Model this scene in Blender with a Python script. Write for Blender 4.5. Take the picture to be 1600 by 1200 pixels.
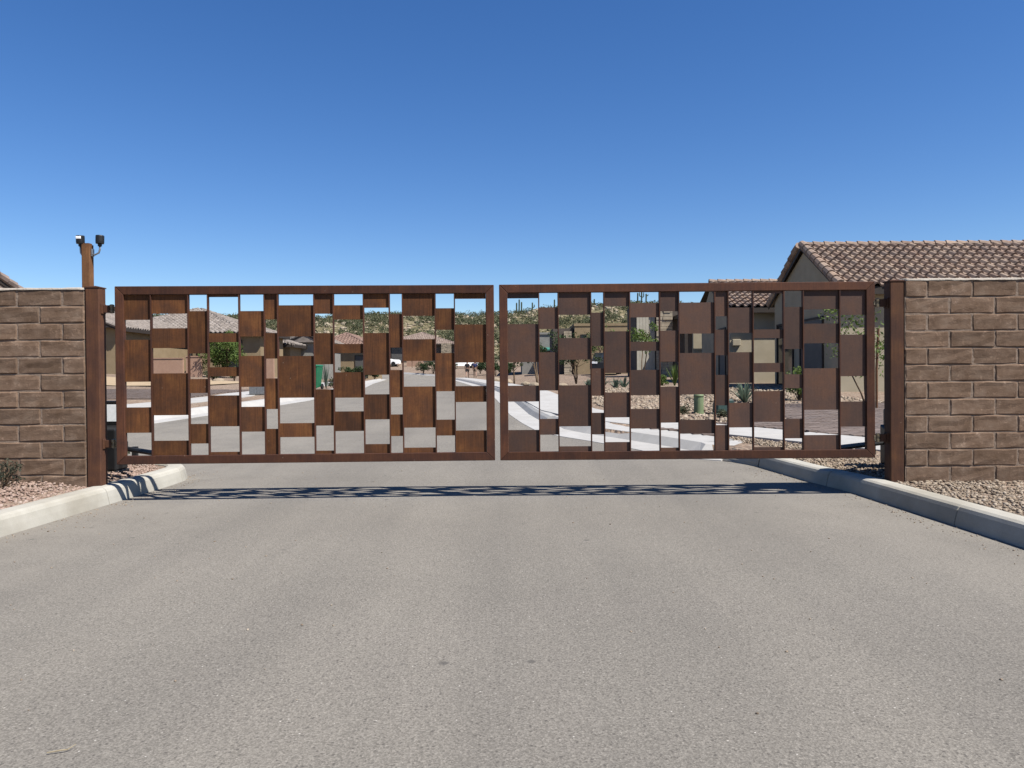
import bpy, bmesh, math, random
import numpy as np
from mathutils import Vector, Matrix, Euler
R = math.radians
rnd = random.Random(7)
nr = np.random.RandomState(11)
for o in list(bpy.data.objects): bpy.data.objects.remove(o)
sc = bpy.context.scene
col = sc.collection

# ------------------------------------------------------------------ camera, sky, sun, exposure
EYE = 1.11
cd = bpy.data.cameras.new('camera'); cam = bpy.data.objects.new('camera', cd); col.objects.link(cam)
cd.sensor_width = 36.0; cd.lens = 36.0 * 1205 / 1600; cd.clip_start = 0.05; cd.clip_end = 3000
cam.matrix_world = Matrix.Translation((0, 0, EYE)) @ (Matrix.Rotation(R(90 - .57), 4, 'X') @ Matrix.Rotation(R(-.45), 4, 'Z'))
sc.camera = cam
SUN = Vector((.60, -.38, 1.0)).normalized()
w = bpy.data.worlds.new('World'); sc.world = w; w.use_nodes = True
wn = w.node_tree; wn.nodes.clear()
sky = wn.nodes.new('ShaderNodeTexSky'); sky.sky_type = 'NISHITA'; sky.sun_disc = False
sky.sun_elevation = math.asin(SUN.z); sky.sun_rotation = math.atan2(SUN.x, SUN.y)
sky.altitude = 900; sky.air_density = 1.0; sky.dust_density = .25; sky.ozone_density = 3.0
bg = wn.nodes.new('ShaderNodeBackground'); bg.inputs[1].default_value = .066
wo = wn.nodes.new('ShaderNodeOutputWorld')
hs = wn.nodes.new('ShaderNodeHueSaturation'); hs.inputs['Hue'].default_value = .509; hs.inputs['Saturation'].default_value = 1.27; hs.inputs['Value'].default_value = 1.0
wn.links.new(sky.outputs[0], hs.inputs['Color']); wn.links.new(hs.outputs[0], bg.inputs[0]); wn.links.new(bg.outputs[0], wo.inputs[0])
sd = bpy.data.lights.new('sun', 'SUN'); sd.energy = 5.0; sd.angle = R(.53); sd.color = (1, .955, .89)
so = bpy.data.objects.new('sun', sd); col.objects.link(so)
so.rotation_euler = (-SUN).to_track_quat('-Z', 'Y').to_euler(); so.location = (6, -4, 12)
sc.view_settings.view_transform = 'Standard'; sc.view_settings.look = 'None'
sc.view_settings.exposure = 1.06; sc.view_settings.gamma = 1.0; sc.view_settings.use_curve_mapping = False

# ------------------------------------------------------------------ helpers
def tag(o, label=None, cat=None, group=None, kind=None):
    for k, v in (('label', label), ('category', cat), ('group', group), ('kind', kind)):
        if v: o[k] = v
    return o
def empty(name, loc=(0, 0, 0), rz=0, label=None, cat=None, group=None, kind=None, parent=None):
    o = bpy.data.objects.new(name, None); col.objects.link(o); o.location = loc; o.rotation_euler = (0, 0, rz)
    o.empty_display_size = .2; o.parent = parent
    return tag(o, label, cat, group, kind)
def link(name, me, parent=None, loc=(0, 0, 0), rot=(0, 0, 0), scale=(1, 1, 1)):
    o = bpy.data.objects.new(name, me); col.objects.link(o); o.parent = parent
    o.location = loc; o.rotation_euler = rot; o.scale = scale
    return o
class MB:
    def __init__(s): s.v = []; s.f = []
    def add(s, vs, fs):
        n = len(s.v); s.v += [tuple(p) for p in vs]; s.f += [tuple(i + n for i in f) for f in fs]; return s
    def box(s, x0, x1, y0, y1, z0, z1):
        return s.add([(x0,y0,z0),(x1,y0,z0),(x1,y1,z0),(x0,y1,z0),(x0,y0,z1),(x1,y0,z1),(x1,y1,z1),(x0,y1,z1)],
                     [(0,3,2,1),(4,5,6,7),(0,1,5,4),(1,2,6,5),(2,3,7,6),(3,0,4,7)])
    def hexa(s, p):   # 8 points like box order
        return s.add(p, [(0,3,2,1),(4,5,6,7),(0,1,5,4),(1,2,6,5),(2,3,7,6),(3,0,4,7)])
    def quad(s, a, b, c, d): return s.add([a, b, c, d], [(0, 1, 2, 3)])
    def tube(s, pts, rads, n=8, caps=True):
        pts = [Vector(p) for p in pts]
        if not hasattr(rads, '__len__'): rads = [rads] * len(pts)
        vs = []; fs = []; up = None
        for i, p in enumerate(pts):
            t = (pts[min(i + 1, len(pts) - 1)] - pts[max(i - 1, 0)]).normalized()
            if up is None: up = Vector((1, 0, 0)) if abs(t.x) < .8 else Vector((0, 0, 1))
            a = (up - t * up.dot(t))
            if a.length < 1e-4: a = t.orthogonal()
            a.normalize(); b = t.cross(a); up = a
            for k in range(n):
                an = 2 * math.pi * k / n
                vs.append(p + (a * math.cos(an) + b * math.sin(an)) * rads[i])
        for i in range(len(pts) - 1):
            for k in range(n):
                fs.append((i*n+k, i*n+(k+1) % n, (i+1)*n+(k+1) % n, (i+1)*n+k))
        if caps: fs.append(tuple(range(n))[::-1]); fs.append(tuple(range((len(pts)-1)*n, len(pts)*n)))
        return s.add(vs, fs)
    def lathe(s, prof, c=(0, 0, 0), n=16):   # prof [(r,z)]
        vs = []; fs = []
        for r, z in prof:
            for k in range(n):
                an = 2*math.pi*k/n; vs.append((c[0]+r*math.cos(an), c[1]+r*math.sin(an), c[2]+z))
        for i in range(len(prof)-1):
            for k in range(n): fs.append((i*n+k, i*n+(k+1) % n, (i+1)*n+(k+1) % n, (i+1)*n+k))
        fs.append(tuple(range(n))[::-1]); fs.append(tuple(range((len(prof)-1)*n, len(prof)*n)))
        return s.add(vs, fs)
    def prism(s, poly, d, axis):   # poly 2d list, d=(a,b) range along axis ('x': poly is (y,z), 'y': poly is (x,z), 'z': (x,y))
        n = len(poly); vs = []
        for t in d:
            for a, b in poly: vs.append((t, a, b) if axis == 'x' else (a, t, b) if axis == 'y' else (a, b, t))
        fs = [tuple(range(n)), tuple(range(2*n-1, n-1, -1))] + [(i, i+n, (i+1) % n+n, (i+1) % n) for i in range(n)]
        return s.add(vs, fs)
    def mesh(s, name, mat=None, smooth=False, fix=True):
        me = bpy.data.meshes.new(name); me.from_pydata(s.v, [], s.f)
        if mat: me.materials.append(mat)
        if fix:
            bm = bmesh.new(); bm.from_mesh(me); bmesh.ops.recalc_face_normals(bm, faces=bm.faces); bm.to_mesh(me); bm.free()
        if smooth: me.polygons.foreach_set('use_smooth', [True]*len(me.polygons))
        me.update(); return me
    def build(s, name, mat, parent=None, loc=(0, 0, 0), smooth=False, bevel=0, fix=True, rot=(0, 0, 0)):
        o = link(name, s.mesh(name, mat, smooth, fix), parent, loc, rot)
        if bevel:
            m = o.modifiers.new('b', 'BEVEL'); m.width = bevel; m.segments = 2; m.limit_method = 'ANGLE'; m.angle_limit = R(40)
        return o
def np_mesh(name, V, F, mat):
    """V (n,3) F (m,3|4) fast mesh"""
    me = bpy.data.meshes.new(name); k = F.shape[1]
    me.vertices.add(len(V)); me.vertices.foreach_set('co', V.astype(np.float32).ravel())
    me.loops.add(F.size); me.loops.foreach_set('vertex_index', F.astype(np.int32).ravel())
    me.polygons.add(len(F)); me.polygons.foreach_set('loop_start', np.arange(0, F.size, k, dtype=np.int32))
    me.polygons.foreach_set('loop_total', np.full(len(F), k, dtype=np.int32))
    me.update(calc_edges=True); me.validate()
    if mat: me.materials.append(mat)
    return me

# ------------------------------------------------------------------ materials
def nodes(name):
    m = bpy.data.materials.new(name); m.use_nodes = True; nt = m.node_tree
    return m, nt, nt.nodes['Principled BSDF']
def N(nt, t, **k):
    n = nt.nodes.new(t)
    for a, b in k.items():
        if a in n.inputs: n.inputs[a].default_value = b
        else: setattr(n, a, b)
    return n
def ramp(nt, src, stops):
    r = nt.nodes.new('ShaderNodeValToRGB'); e = r.color_ramp.elements
    while len(e) < len(stops): e.new(.5)
    for el, (p, c) in zip(e, stops): el.position = p; el.color = (c[0], c[1], c[2], 1)
    nt.links.new(src, r.inputs[0]); return r.outputs[0]
def mixc(nt, fac, a, b, mode='MIX'):
    m = nt.nodes.new('ShaderNodeMix'); m.data_type = 'RGBA'; m.blend_type = mode
    for s, v in ((0, fac), (6, a), (7, b)):
        if hasattr(v, 'is_linked') or hasattr(v, 'links'): nt.links.new(v, m.inputs[s])
        else: m.inputs[s].default_value = v if s == 0 else (v[0], v[1], v[2], 1)
    return m.outputs[2]
def coords(nt, scale=(1, 1, 1), kind='Object'):
    tc = nt.nodes.new('ShaderNodeTexCoord'); mp = nt.nodes.new('ShaderNodeMapping'); mp.inputs['Scale'].default_value = scale
    nt.links.new(tc.outputs[kind], mp.inputs[0]); return mp.outputs[0]
def world_coords(nt, scale=(1, 1, 1)):
    g = nt.nodes.new('ShaderNodeNewGeometry'); mp = nt.nodes.new('ShaderNodeMapping'); mp.inputs['Scale'].default_value = scale
    nt.links.new(g.outputs['Position'], mp.inputs[0]); return mp.outputs[0]
def noise(nt, vec, scale, detail=4, rough=.55):
    n = N(nt, 'ShaderNodeTexNoise', Scale=scale, Detail=detail, Roughness=rough); nt.links.new(vec, n.inputs['Vector']); return n.outputs['Fac']
def bump(nt, bsdf, src, dist, strength=1.0, prev=None):
    b = N(nt, 'ShaderNodeBump', Strength=strength, Distance=dist); nt.links.new(src, b.inputs['Height'])
    if prev is not None: nt.links.new(prev, b.inputs['Normal'])
    nt.links.new(b.outputs[0], bsdf.inputs['Normal']); return b.outputs[0]
def mat_noise(name, c0, c1, scale=8, rough=.85, bd=.004, bscale=None, c2=None, spec=.3, metal=0, wc=True, detail=5, lo=.3, hi=.7):
    m, nt, b = nodes(name); v = world_coords(nt) if wc else coords(nt)
    f = noise(nt, v, scale, detail)
    stops = [(lo, c0), (hi, c1)] if c2 is None else [(lo, c0), (.5, c1), (hi, c2)]
    nt.links.new(ramp(nt, f, stops), b.inputs['Base Color']); b.inputs['Roughness'].default_value = rough
    b.inputs['Specular IOR Level'].default_value = spec; b.inputs['Metallic'].default_value = metal
    if bd: bump(nt, b, noise(nt, v, bscale or scale*4, 4), bd)
    return m
def mat_island(name, cols, rough=.9, nscale=0):
    m, nt, b = nodes(name); g = nt.nodes.new('ShaderNodeNewGeometry')
    n = len(cols); c = ramp(nt, g.outputs['Random Per Island'], [(i/max(1, n-1), c) for i, c in enumerate(cols)])
    if nscale: c = mixc(nt, .5, c, ramp(nt, noise(nt, world_coords(nt), nscale), [(.3, (.45,.45,.45)), (.7, (1.3,1.3,1.3))]), 'MULTIPLY')
    nt.links.new(c, b.inputs['Base Color']); b.inputs['Roughness'].default_value = rough; b.inputs['Specular IOR Level'].default_value = .2
    return m
def mat_leaf(name, cols):
    m = mat_island(name, cols, .7); nt = m.node_tree; b = nt.nodes['Principled BSDF']
    tr = nt.nodes.new('ShaderNodeBsdfTranslucent'); mx = nt.nodes.new('ShaderNodeMixShader'); mx.inputs[0].default_value = .25
    src = b.inputs['Base Color'].links[0].from_socket; nt.links.new(src, tr.inputs[0])
    nt.links.new(b.outputs[0], mx.inputs[1]); nt.links.new(tr.outputs[0], mx.inputs[2])
    nt.links.new(mx.outputs[0], nt.nodes['Material Output'].inputs[0]); return m
def mat_rust(name, base, warm, dark, streak, wspec=.35, rough=.62):
    m, nt, b = nodes(name); oi = nt.nodes.new('ShaderNodeObjectInfo')
    v = world_coords(nt); va = nt.nodes.new('ShaderNodeVectorMath'); va.operation = 'MULTIPLY_ADD'
    sep = nt.nodes.new('ShaderNodeCombineXYZ'); mu = N(nt, 'ShaderNodeMath', operation='MULTIPLY'); mu.inputs[1].default_value = 7.0
    nt.links.new(oi.outputs['Random'], mu.inputs[0]); nt.links.new(mu.outputs[0], sep.inputs[0]); nt.links.new(mu.outputs[0], sep.inputs[2])
    nt.links.new(v, va.inputs[0]); va.inputs[1].default_value = (1, 1, 1); nt.links.new(sep.outputs[0], va.inputs[2]); v = va.outputs[0]
    mp = nt.nodes.new('ShaderNodeMapping'); mp.inputs['Scale'].default_value = (95, 95, 4.5); nt.links.new(v, mp.inputs[0])
    st = noise(nt, mp.outputs[0], 1.0, 5, .6); bl = noise(nt, v, 5.5, 5); fine = noise(nt, v, 70, 4, .7)
    c = ramp(nt, bl, [(.32, dark), (.5, base), (.72, warm)])
    c = mixc(nt, streak, c, ramp(nt, st, [(.28, (.42,.36,.34)), (.5, (1,.98,.95)), (.74, (1.85,1.6,1.3))]), 'MULTIPLY')
    c = mixc(nt, .35, c, ramp(nt, fine, [(.3, (.6,.55,.5)), (.7, (1.4,1.35,1.3))]), 'MULTIPLY')
    hv = N(nt, 'ShaderNodeHueSaturation'); mv = N(nt, 'ShaderNodeMapRange'); mv.inputs[3].default_value = .77; mv.inputs[4].default_value = 1.24
    nt.links.new(oi.outputs['Random'], mv.inputs[0]); nt.links.new(mv.outputs[0], hv.inputs['Value']); nt.links.new(c, hv.inputs['Color'])
    # pale bird/dust flecks
    vo = N(nt, 'ShaderNodeTexVoronoi', Scale=16.0); nt.links.new(v, vo.inputs['Vector'])
    fl = ramp(nt, vo.outputs['Distance'], [(.035, (.8,.8,.8)), (.06, (0,0,0))])
    gt = N(nt, 'ShaderNodeMath', operation='GREATER_THAN'); gt.inputs[1].default_value = .86
    sx = nt.nodes.new('ShaderNodeSeparateColor'); nt.links.new(vo.outputs['Color'], sx.inputs[0]); nt.links.new(sx.outputs[0], gt.inputs[0])
    ml = N(nt, 'ShaderNodeMath', operation='MULTIPLY'); nt.links.new(fl, ml.inputs[0]); nt.links.new(gt.outputs[0], ml.inputs[1])
    nt.links.new(mixc(nt, ml.outputs[0], hv.outputs[0], (.42,.33,.25)), b.inputs['Base Color'])
    b.inputs['Roughness'].default_value = rough; b.inputs['Specular IOR Level'].default_value = wspec
    bump(nt, b, fine, .0006); return m
M = {}
M['rust_l'] = mat_rust('streaked_rust', (.135,.058,.026), (.2,.088,.033), (.094,.045,.026), .48, .14, .75)
M['rust_r'] = mat_rust('dull_rust', (.1,.054,.038), (.125,.06,.034), (.082,.047,.036), .18, .28, .62)
M['rust_f'] = mat_rust('frame_rust', (.088,.037,.023), (.115,.048,.025), (.064,.03,.022), .35, .18, .7)
M['rust_o'] = mat_rust('orange_rust', (.2,.098,.046), (.25,.13,.06), (.16,.075,.036), .4, .16, .75)
M['rust_p'] = mat_rust('post_rust', (.1,.047,.028), (.135,.063,.031), (.076,.037,.026), .35, .18, .7)
def asphalt():
    m, nt, b = nodes('asphalt'); v = world_coords(nt)
    big = noise(nt, v, .55, 4); mp = nt.nodes.new('ShaderNodeMapping'); mp.inputs['Scale'].default_value = (1.3, .09, 1); nt.links.new(v, mp.inputs[0])
    lane = noise(nt, mp.outputs[0], 1.0, 3)
    g = noise(nt, v, 135, 6, .75); g2 = N(nt, 'ShaderNodeTexVoronoi', Scale=120.0); nt.links.new(v, g2.inputs['Vector'])
    c = ramp(nt, g, [(.3, (.07,.062,.054)), (.43, (.205,.189,.165)), (.57, (.27,.25,.219)), (.75, (.5,.468,.415))])
    c = mixc(nt, .5, c, ramp(nt, g2.outputs['Color'], [(0, (.5,.5,.5)), (1, (1.5,1.5,1.5))]), 'MULTIPLY')
    md = noise(nt, v, 70, 4, .7); c = mixc(nt, .45, c, ramp(nt, md, [(.33, (.62,.61,.6)), (.5, (1.03,1.03,1.02)), (.7, (1.3,1.3,1.28))]), 'MULTIPLY')
    c = mixc(nt, .55, c, ramp(nt, big, [(.3, (.85,.85,.85)), (.7, (1.13,1.13,1.12))]), 'MULTIPLY')
    c = mixc(nt, .85, c, ramp(nt, lane, [(.3, (.85,.85,.86)), (.7, (1.12,1.11,1.1))]), 'MULTIPLY')
    pit = N(nt, 'ShaderNodeTexVoronoi', Scale=5.0); nt.links.new(v, pit.inputs['Vector'])
    sx = nt.nodes.new('ShaderNodeSeparateColor'); nt.links.new(pit.outputs['Color'], sx.inputs[0])
    gt = N(nt, 'ShaderNodeMath', operation='GREATER_THAN'); gt.inputs[1].default_value = .84; nt.links.new(sx.outputs[1], gt.inputs[0])
    dn = N(nt, 'ShaderNodeMath', operation='ADD'); nt.links.new(pit.outputs['Distance'], dn.inputs[0]); 
    ng = N(nt, 'ShaderNodeMath', operation='MULTIPLY'); ng.inputs[1].default_value = .12; nt.links.new(noise(nt, v, 60, 3), ng.inputs[0]); nt.links.new(ng.outputs[0], dn.inputs[1])
    fl = ramp(nt, dn.outputs[0], [(.12, (.75,.75,.75)), (.19, (0,0,0))])
    ml = N(nt, 'ShaderNodeMath', operation='MULTIPLY'); nt.links.new(fl, ml.inputs[0]); nt.links.new(gt.outputs[0], ml.inputs[1])
    c = mixc(nt, ml.outputs[0], c, (.1,.095,.088))
    sp = N(nt, 'ShaderNodeTexVoronoi', Scale=58.0); nt.links.new(v, sp.inputs['Vector'])
    s2 = nt.nodes.new('ShaderNodeSeparateColor'); nt.links.new(sp.outputs['Color'], s2.inputs[0])
    g3 = N(nt, 'ShaderNodeMath', operation='GREATER_THAN'); g3.inputs[1].default_value = .78; nt.links.new(s2.outputs[0], g3.inputs[0])
    m3 = N(nt, 'ShaderNodeMath', operation='MULTIPLY'); nt.links.new(ramp(nt, sp.outputs['Distance'], [(.2, (.8,.8,.8)), (.34, (0,0,0))]), m3.inputs[0]); nt.links.new(g3.outputs[0], m3.inputs[1])
    c = mixc(nt, m3.outputs[0], c, (.11,.1,.09))
    g4 = N(nt, 'ShaderNodeMath', operation='GREATER_THAN'); g4.inputs[1].default_value = .97; nt.links.new(s2.outputs[1], g4.inputs[0])
    m4 = N(nt, 'ShaderNodeMath', operation='MULTIPLY'); nt.links.new(ramp(nt, sp.outputs['Distance'], [(.12, (.8,.8,.8)), (.22, (0,0,0))]), m4.inputs[0]); nt.links.new(g4.outputs[0], m4.inputs[1])
    c = mixc(nt, m4.outputs[0], c, (.7,.66,.6))
    sxyz = nt.nodes.new('ShaderNodeSeparateXYZ'); nt.links.new(v, sxyz.inputs[0]); ab = N(nt, 'ShaderNodeMath', operation='ABSOLUTE'); nt.links.new(sxyz.outputs[0], ab.inputs[0])
    mr = N(nt, 'ShaderNodeMapRange'); mr.inputs[1].default_value = 1.9; mr.inputs[2].default_value = 3.4; mr.inputs[4].default_value = .5; nt.links.new(ab.outputs[0], mr.inputs[0])
    m5 = N(nt, 'ShaderNodeMath', operation='MULTIPLY'); nt.links.new(mr.outputs[0], m5.inputs[0]); nt.links.new(ramp(nt, noise(nt, v, 2.2, 5, .65), [(.35, (.15,.15,.15)), (.65, (1,1,1))]), m5.inputs[1])
    c = mixc(nt, m5.outputs[0], c, (.31,.285,.245))
    nt.links.new(c, b.inputs['Base Color']); b.inputs['Roughness'].default_value = .92; b.inputs['Specular IOR Level'].default_value = .2
    p = bump(nt, b, g, .0018); bump(nt, b, g2.outputs['Distance'], .0016, .6, p); return m
M['asphalt'] = asphalt()
def concrete(name, c0, c1, stain=.38):
    m, nt, b = nodes(name); v = world_coords(nt)
    c = ramp(nt, noise(nt, v, 3.2, 6, .65), [(.3, c0), (.7, c1)])
    c = mixc(nt, stain, c, ramp(nt, noise(nt, v, .9, 5), [(.42, (.62,.56,.46)), (.58, (1.08,1.08,1.06))]), 'MULTIPLY')
    fn = noise(nt, v, 120, 4, .7); c = mixc(nt, .3, c, ramp(nt, fn, [(.3, (.75,.75,.75)), (.7, (1.2,1.2,1.2))]), 'MULTIPLY')
    nt.links.new(c, b.inputs['Base Color']); b.inputs['Roughness'].default_value = .85; b.inputs['Specular IOR Level'].default_value = .25
    bump(nt, b, fn, .0015); return m
M['kerb'] = concrete('kerb_concrete', (.45,.43,.375), (.56,.54,.48))
M['walk'] = concrete('sidewalk_concrete', (.46,.45,.43), (.55,.54,.52), .12)
def block_mat():
    m, nt, b = nodes('slump_block'); v = world_coords(nt); oi = nt.nodes.new('ShaderNodeObjectInfo')
    c = ramp(nt, noise(nt, v, 9, 6, .6), [(.28, (.155,.098,.063)), (.5, (.215,.143,.098)), (.72, (.285,.203,.146))])
    e = noise(nt, v, 26, 5, .7); c = mixc(nt, .7, c, ramp(nt, e, [(.56, (1,1,1)), (.7, (1.9,1.95,2.0))]), 'MULTIPLY')
    hv = N(nt, 'ShaderNodeHueSaturation'); mv = N(nt, 'ShaderNodeMapRange'); mv.inputs[3].default_value = .84; mv.inputs[4].default_value = 1.16
    nt.links.new(oi.outputs['Random'], mv.inputs[0]); nt.links.new(mv.outputs[0], hv.inputs['Value']); nt.links.new(c, hv.inputs['Color'])
    nt.links.new(hv.outputs[0], b.inputs['Base Color']); b.inputs['Roughness'].default_value = .95; b.inputs['Specular IOR Level'].default_value = .12
    mp = nt.nodes.new('ShaderNodeMapping'); mp.inputs['Scale'].default_value = (16, 16, 34); nt.links.new(v, mp.inputs[0])
    p = bump(nt, b, noise(nt, mp.outputs[0], 1, 6, .7), .006, .45); bump(nt, b, noise(nt, v, 90, 4, .7), .003, .8, p); return m
M['block'] = block_mat()
M['mortar'] = mat_noise('mortar', (.24,.175,.128), (.33,.25,.19), 14, .95, .006, 50)
M['cap'] = mat_noise('mortar_cap', (.42,.36,.3), (.55,.5,.43), 10, .95, .006, 50)
def gravel_bed(name, cols, vs=38.0, dist=.02):
    m, nt, b = nodes(name); v = world_coords(nt); vo = N(nt, 'ShaderNodeTexVoronoi', Scale=vs); nt.links.new(v, vo.inputs['Vector'])
    sx = nt.nodes.new('ShaderNodeSeparateColor'); nt.links.new(vo.outputs['Color'], sx.inputs[0])
    c = ramp(nt, sx.outputs[0], [(i/(len(cols)-1), k) for i, k in enumerate(cols)])
    c = mixc(nt, .8, c, ramp(nt, noise(nt, v, .7, 5), [(.3, (.8,.78,.75)), (.7, (1.15,1.13,1.1))]), 'MULTIPLY')
    nt.links.new(c, b.inputs['Base Color']); b.inputs['Roughness'].default_value = .95; b.inputs['Specular IOR Level'].default_value = .1
    inv = N(nt, 'ShaderNodeMath', operation='SUBTRACT'); inv.inputs[0].default_value = 1; nt.links.new(vo.outputs['Distance'], inv.inputs[1])
    bump(nt, b, inv.outputs[0], dist); return m
M['ground'] = gravel_bed('desert_gravel', [(.2,.15,.115), (.3,.225,.17), (.36,.28,.215), (.26,.19,.15), (.4,.33,.26)], 14.0, .035)
M['stone_p'] = mat_island('pink_gravel', [(.22,.145,.11), (.37,.26,.205), (.45,.335,.275), (.31,.21,.165), (.5,.4,.34)])
M['stone_t'] = mat_island('tan_gravel', [(.14,.105,.075), (.34,.265,.19), (.44,.36,.27), (.24,.18,.13), (.5,.42,.33), (.2,.15,.11)])
M['rock'] = mat_island('boulder', [(.3,.24,.17), (.42,.35,.26), (.5,.42,.31), (.36,.29,.21)], .95, 3)
M['paver'] = mat_island('paver', [(.19,.145,.125), (.235,.185,.16), (.27,.215,.19), (.2,.165,.15)], .9, 20)
M['hill'] = gravel_bed('hill_soil', [(.14,.125,.07), (.24,.2,.12), (.34,.29,.19), (.13,.125,.065), (.19,.165,.09)], 1.1, .3)
M['dirt'] = mat_noise('tan_dirt', (.42,.31,.19), (.52,.4,.26), 2, .95, .02, 18)
def stucco(name, c0, c1): return mat_noise(name, c0, c1, 2.2, .93, .006, 60, spec=.15)
M['stucco_tan'] = stucco('tan_stucco', (.30,.225,.135), (.36,.275,.17))
M['stucco_beige'] = stucco('beige_stucco', (.43,.37,.265), (.50,.435,.32))
M['stucco_grey'] = stucco('grey_stucco', (.27,.26,.235), (.33,.32,.29))
M['stucco_pink'] = stucco('salmon_stucco', (.43,.27,.19), (.50,.325,.235))
M['stucco_dark'] = stucco('dark_stucco', (.12,.1,.085), (.15,.125,.105))
M['siding'] = mat_noise('weathered_siding', (.48,.44,.35), (.58,.54,.44), 3, .9, .004, 30)
M['fascia'] = mat_noise('dark_fascia', (.035,.026,.02), (.05,.038,.03), 6, .7, .001)
def tile_mat(name, cols):
    m, nt, b = nodes(name); oi = nt.nodes.new('ShaderNodeObjectInfo'); v = world_coords(nt)
    c = ramp(nt, oi.outputs['Random'], [(i/(len(cols)-1), k) for i, k in enumerate(cols)])
    c = mixc(nt, .8, c, ramp(nt, noise(nt, v, 7, 6, .65), [(.3, (.6,.6,.62)), (.7, (1.3,1.28,1.22))]), 'MULTIPLY')
    nt.links.new(c, b.inputs['Base Color']); b.inputs['Roughness'].default_value = .9; b.inputs['Specular IOR Level'].default_value = .2
    bump(nt, b, noise(nt, v, 60, 4), .003); return m
TC = [(.27,.19,.15), (.40,.29,.225), (.34,.26,.21), (.46,.35,.27), (.29,.225,.19), (.42,.30,.22)]
M['tile'] = tile_mat('clay_tile', TC)
M['tile_f'] = mat_island('far_tile', [(.24,.18,.15), (.34,.26,.22), (.3,.235,.2), (.38,.3,.25)], .9, 4)
M['tile_g'] = mat_island('grey_tile', [(.22,.19,.17), (.31,.27,.24), (.28,.24,.21), (.35,.31,.28)], .9, 4)
M['tile_r'] = mat_island('brown_red_tile', [(.24,.155,.125), (.3,.2,.16), (.27,.175,.14), (.34,.235,.19)], .9, 4)
M['glass'] = mat_noise('window_glass', (.012,.014,.016), (.02,.022,.026), 1, .08, 0, spec=.6)
M['white'] = mat_noise('white_paint', (.72,.72,.7), (.78,.78,.76), 2, .4, 0)
M['black'] = mat_noise('black_plastic', (.014,.014,.015), (.022,.022,.024), 8, .42, .0005, 120)
M['blackmetal'] = mat_noise('black_metal', (.018,.018,.019), (.03,.03,.031), 8, .5, .0005, 120)
M['brass'] = mat_noise('weathered_brass', (.26,.2,.12), (.36,.29,.19), 40, .5, .001, 90, metal=.5)
M['steel'] = mat_noise('galvanised_steel', (.36,.37,.38), (.48,.49,.5), 20, .42, .0005, metal=.7)
M['pale'] = mat_noise('pale_label', (.55,.58,.6), (.66,.68,.7), 30, .5, 0)
M['green_ped'] = mat_noise('sage_green_plastic', (.20,.26,.135), (.235,.30,.16), 5, .6, .001)
M['green_box'] = mat_noise('dark_green_paint', (.028,.06,.052), (.04,.08,.07), 5, .5, .001)
M['green_bin'] = mat_noise('green_bin_plastic', (.01,.14,.06), (.015,.18,.08), 5, .5, .001)
M['bark'] = mat_noise('bark', (.13,.085,.05), (.2,.14,.09), 20, .95, .01, 60)
M['stake'] = mat_noise('wood_stake', (.15,.07,.035), (.21,.11,.055), 20, .9, .002)
M['leaf_pv'] = mat_leaf('palo_verde_leaf', [(.09,.15,.03), (.14,.2,.045), (.11,.18,.04), (.17,.23,.06)])
M['leaf_d'] = mat_leaf('dark_leaf', [(.035,.06,.025), (.05,.085,.03), (.07,.1,.04)])
M['weed'] = mat_leaf('weed_leaf', [(.04,.05,.035), (.07,.075,.05), (.1,.095,.065)])
M['leaf_g'] = mat_leaf('sage_leaf', [(.075,.09,.05), (.11,.125,.07), (.09,.105,.055), (.13,.14,.085)])
M['leaf_desert'] = mat_leaf('desert_scrub_leaf', [(.085,.1,.055), (.12,.135,.07), (.15,.16,.085), (.19,.185,.1), (.11,.13,.065)])
M['agave'] = mat_leaf('agave_leaf', [(.12,.17,.12), (.16,.21,.15), (.1,.15,.11)])
M['cactus'] = mat_noise('saguaro_skin', (.05,.07,.035), (.075,.095,.05), 3, .8, .02, 12)
M['dry'] = mat_noise('dry_stem', (.3,.24,.15), (.42,.35,.23), 30, .9, .001)
M['skin'] = mat_noise('skin', (.35,.2,.14), (.4,.24,.17), 4, .6, 0)
M['navy'] = mat_noise('navy_cloth', (.03,.04,.11), (.045,.06,.16), 12, .9, .002)
M['darkcloth'] = mat_noise('dark_cloth', (.014,.014,.018), (.024,.024,.03), 12, .9, .002)
M['tancloth'] = mat_noise('tan_cloth', (.2,.15,.1), (.26,.2,.14), 12, .9, .002)
M['tyre'] = mat_noise('tyre_rubber', (.012,.012,.012), (.02,.02,.02), 10, .85, .001)
M['rim'] = mat_noise('alloy_rim', (.4,.4,.42), (.5,.5,.52), 10, .3, 0, metal=.7)
M['redlamp'] = mat_noise('red_lens', (.25,.01,.01), (.3,.015,.015), 5, .2, 0)
M['doorgrey'] = mat_noise('garage_door_paint', (.1,.095,.09), (.13,.125,.115), 3, .6, .001)
M['teal'] = mat_noise('teal_paint', (.05,.25,.2), (.07,.3,.25), 5, .5, 0)

ALB = .58    # sample-card colours above -> outdoor reflectance
for k_, m_ in M.items():
    if k_ in ('white', 'pale', 'glass'): continue
    nt_ = m_.node_tree; bs_ = nt_.nodes['Principled BSDF']; src_ = bs_.inputs['Base Color'].links[0].from_socket
    out_ = mixc(nt_, 1.0, src_, (ALB, ALB, ALB), 'MULTIPLY'); nt_.links.new(out_, bs_.inputs['Base Color'])
    for n_ in nt_.nodes:
        if n_.type == 'BSDF_TRANSLUCENT': nt_.links.new(out_, n_.inputs[0])
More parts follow.
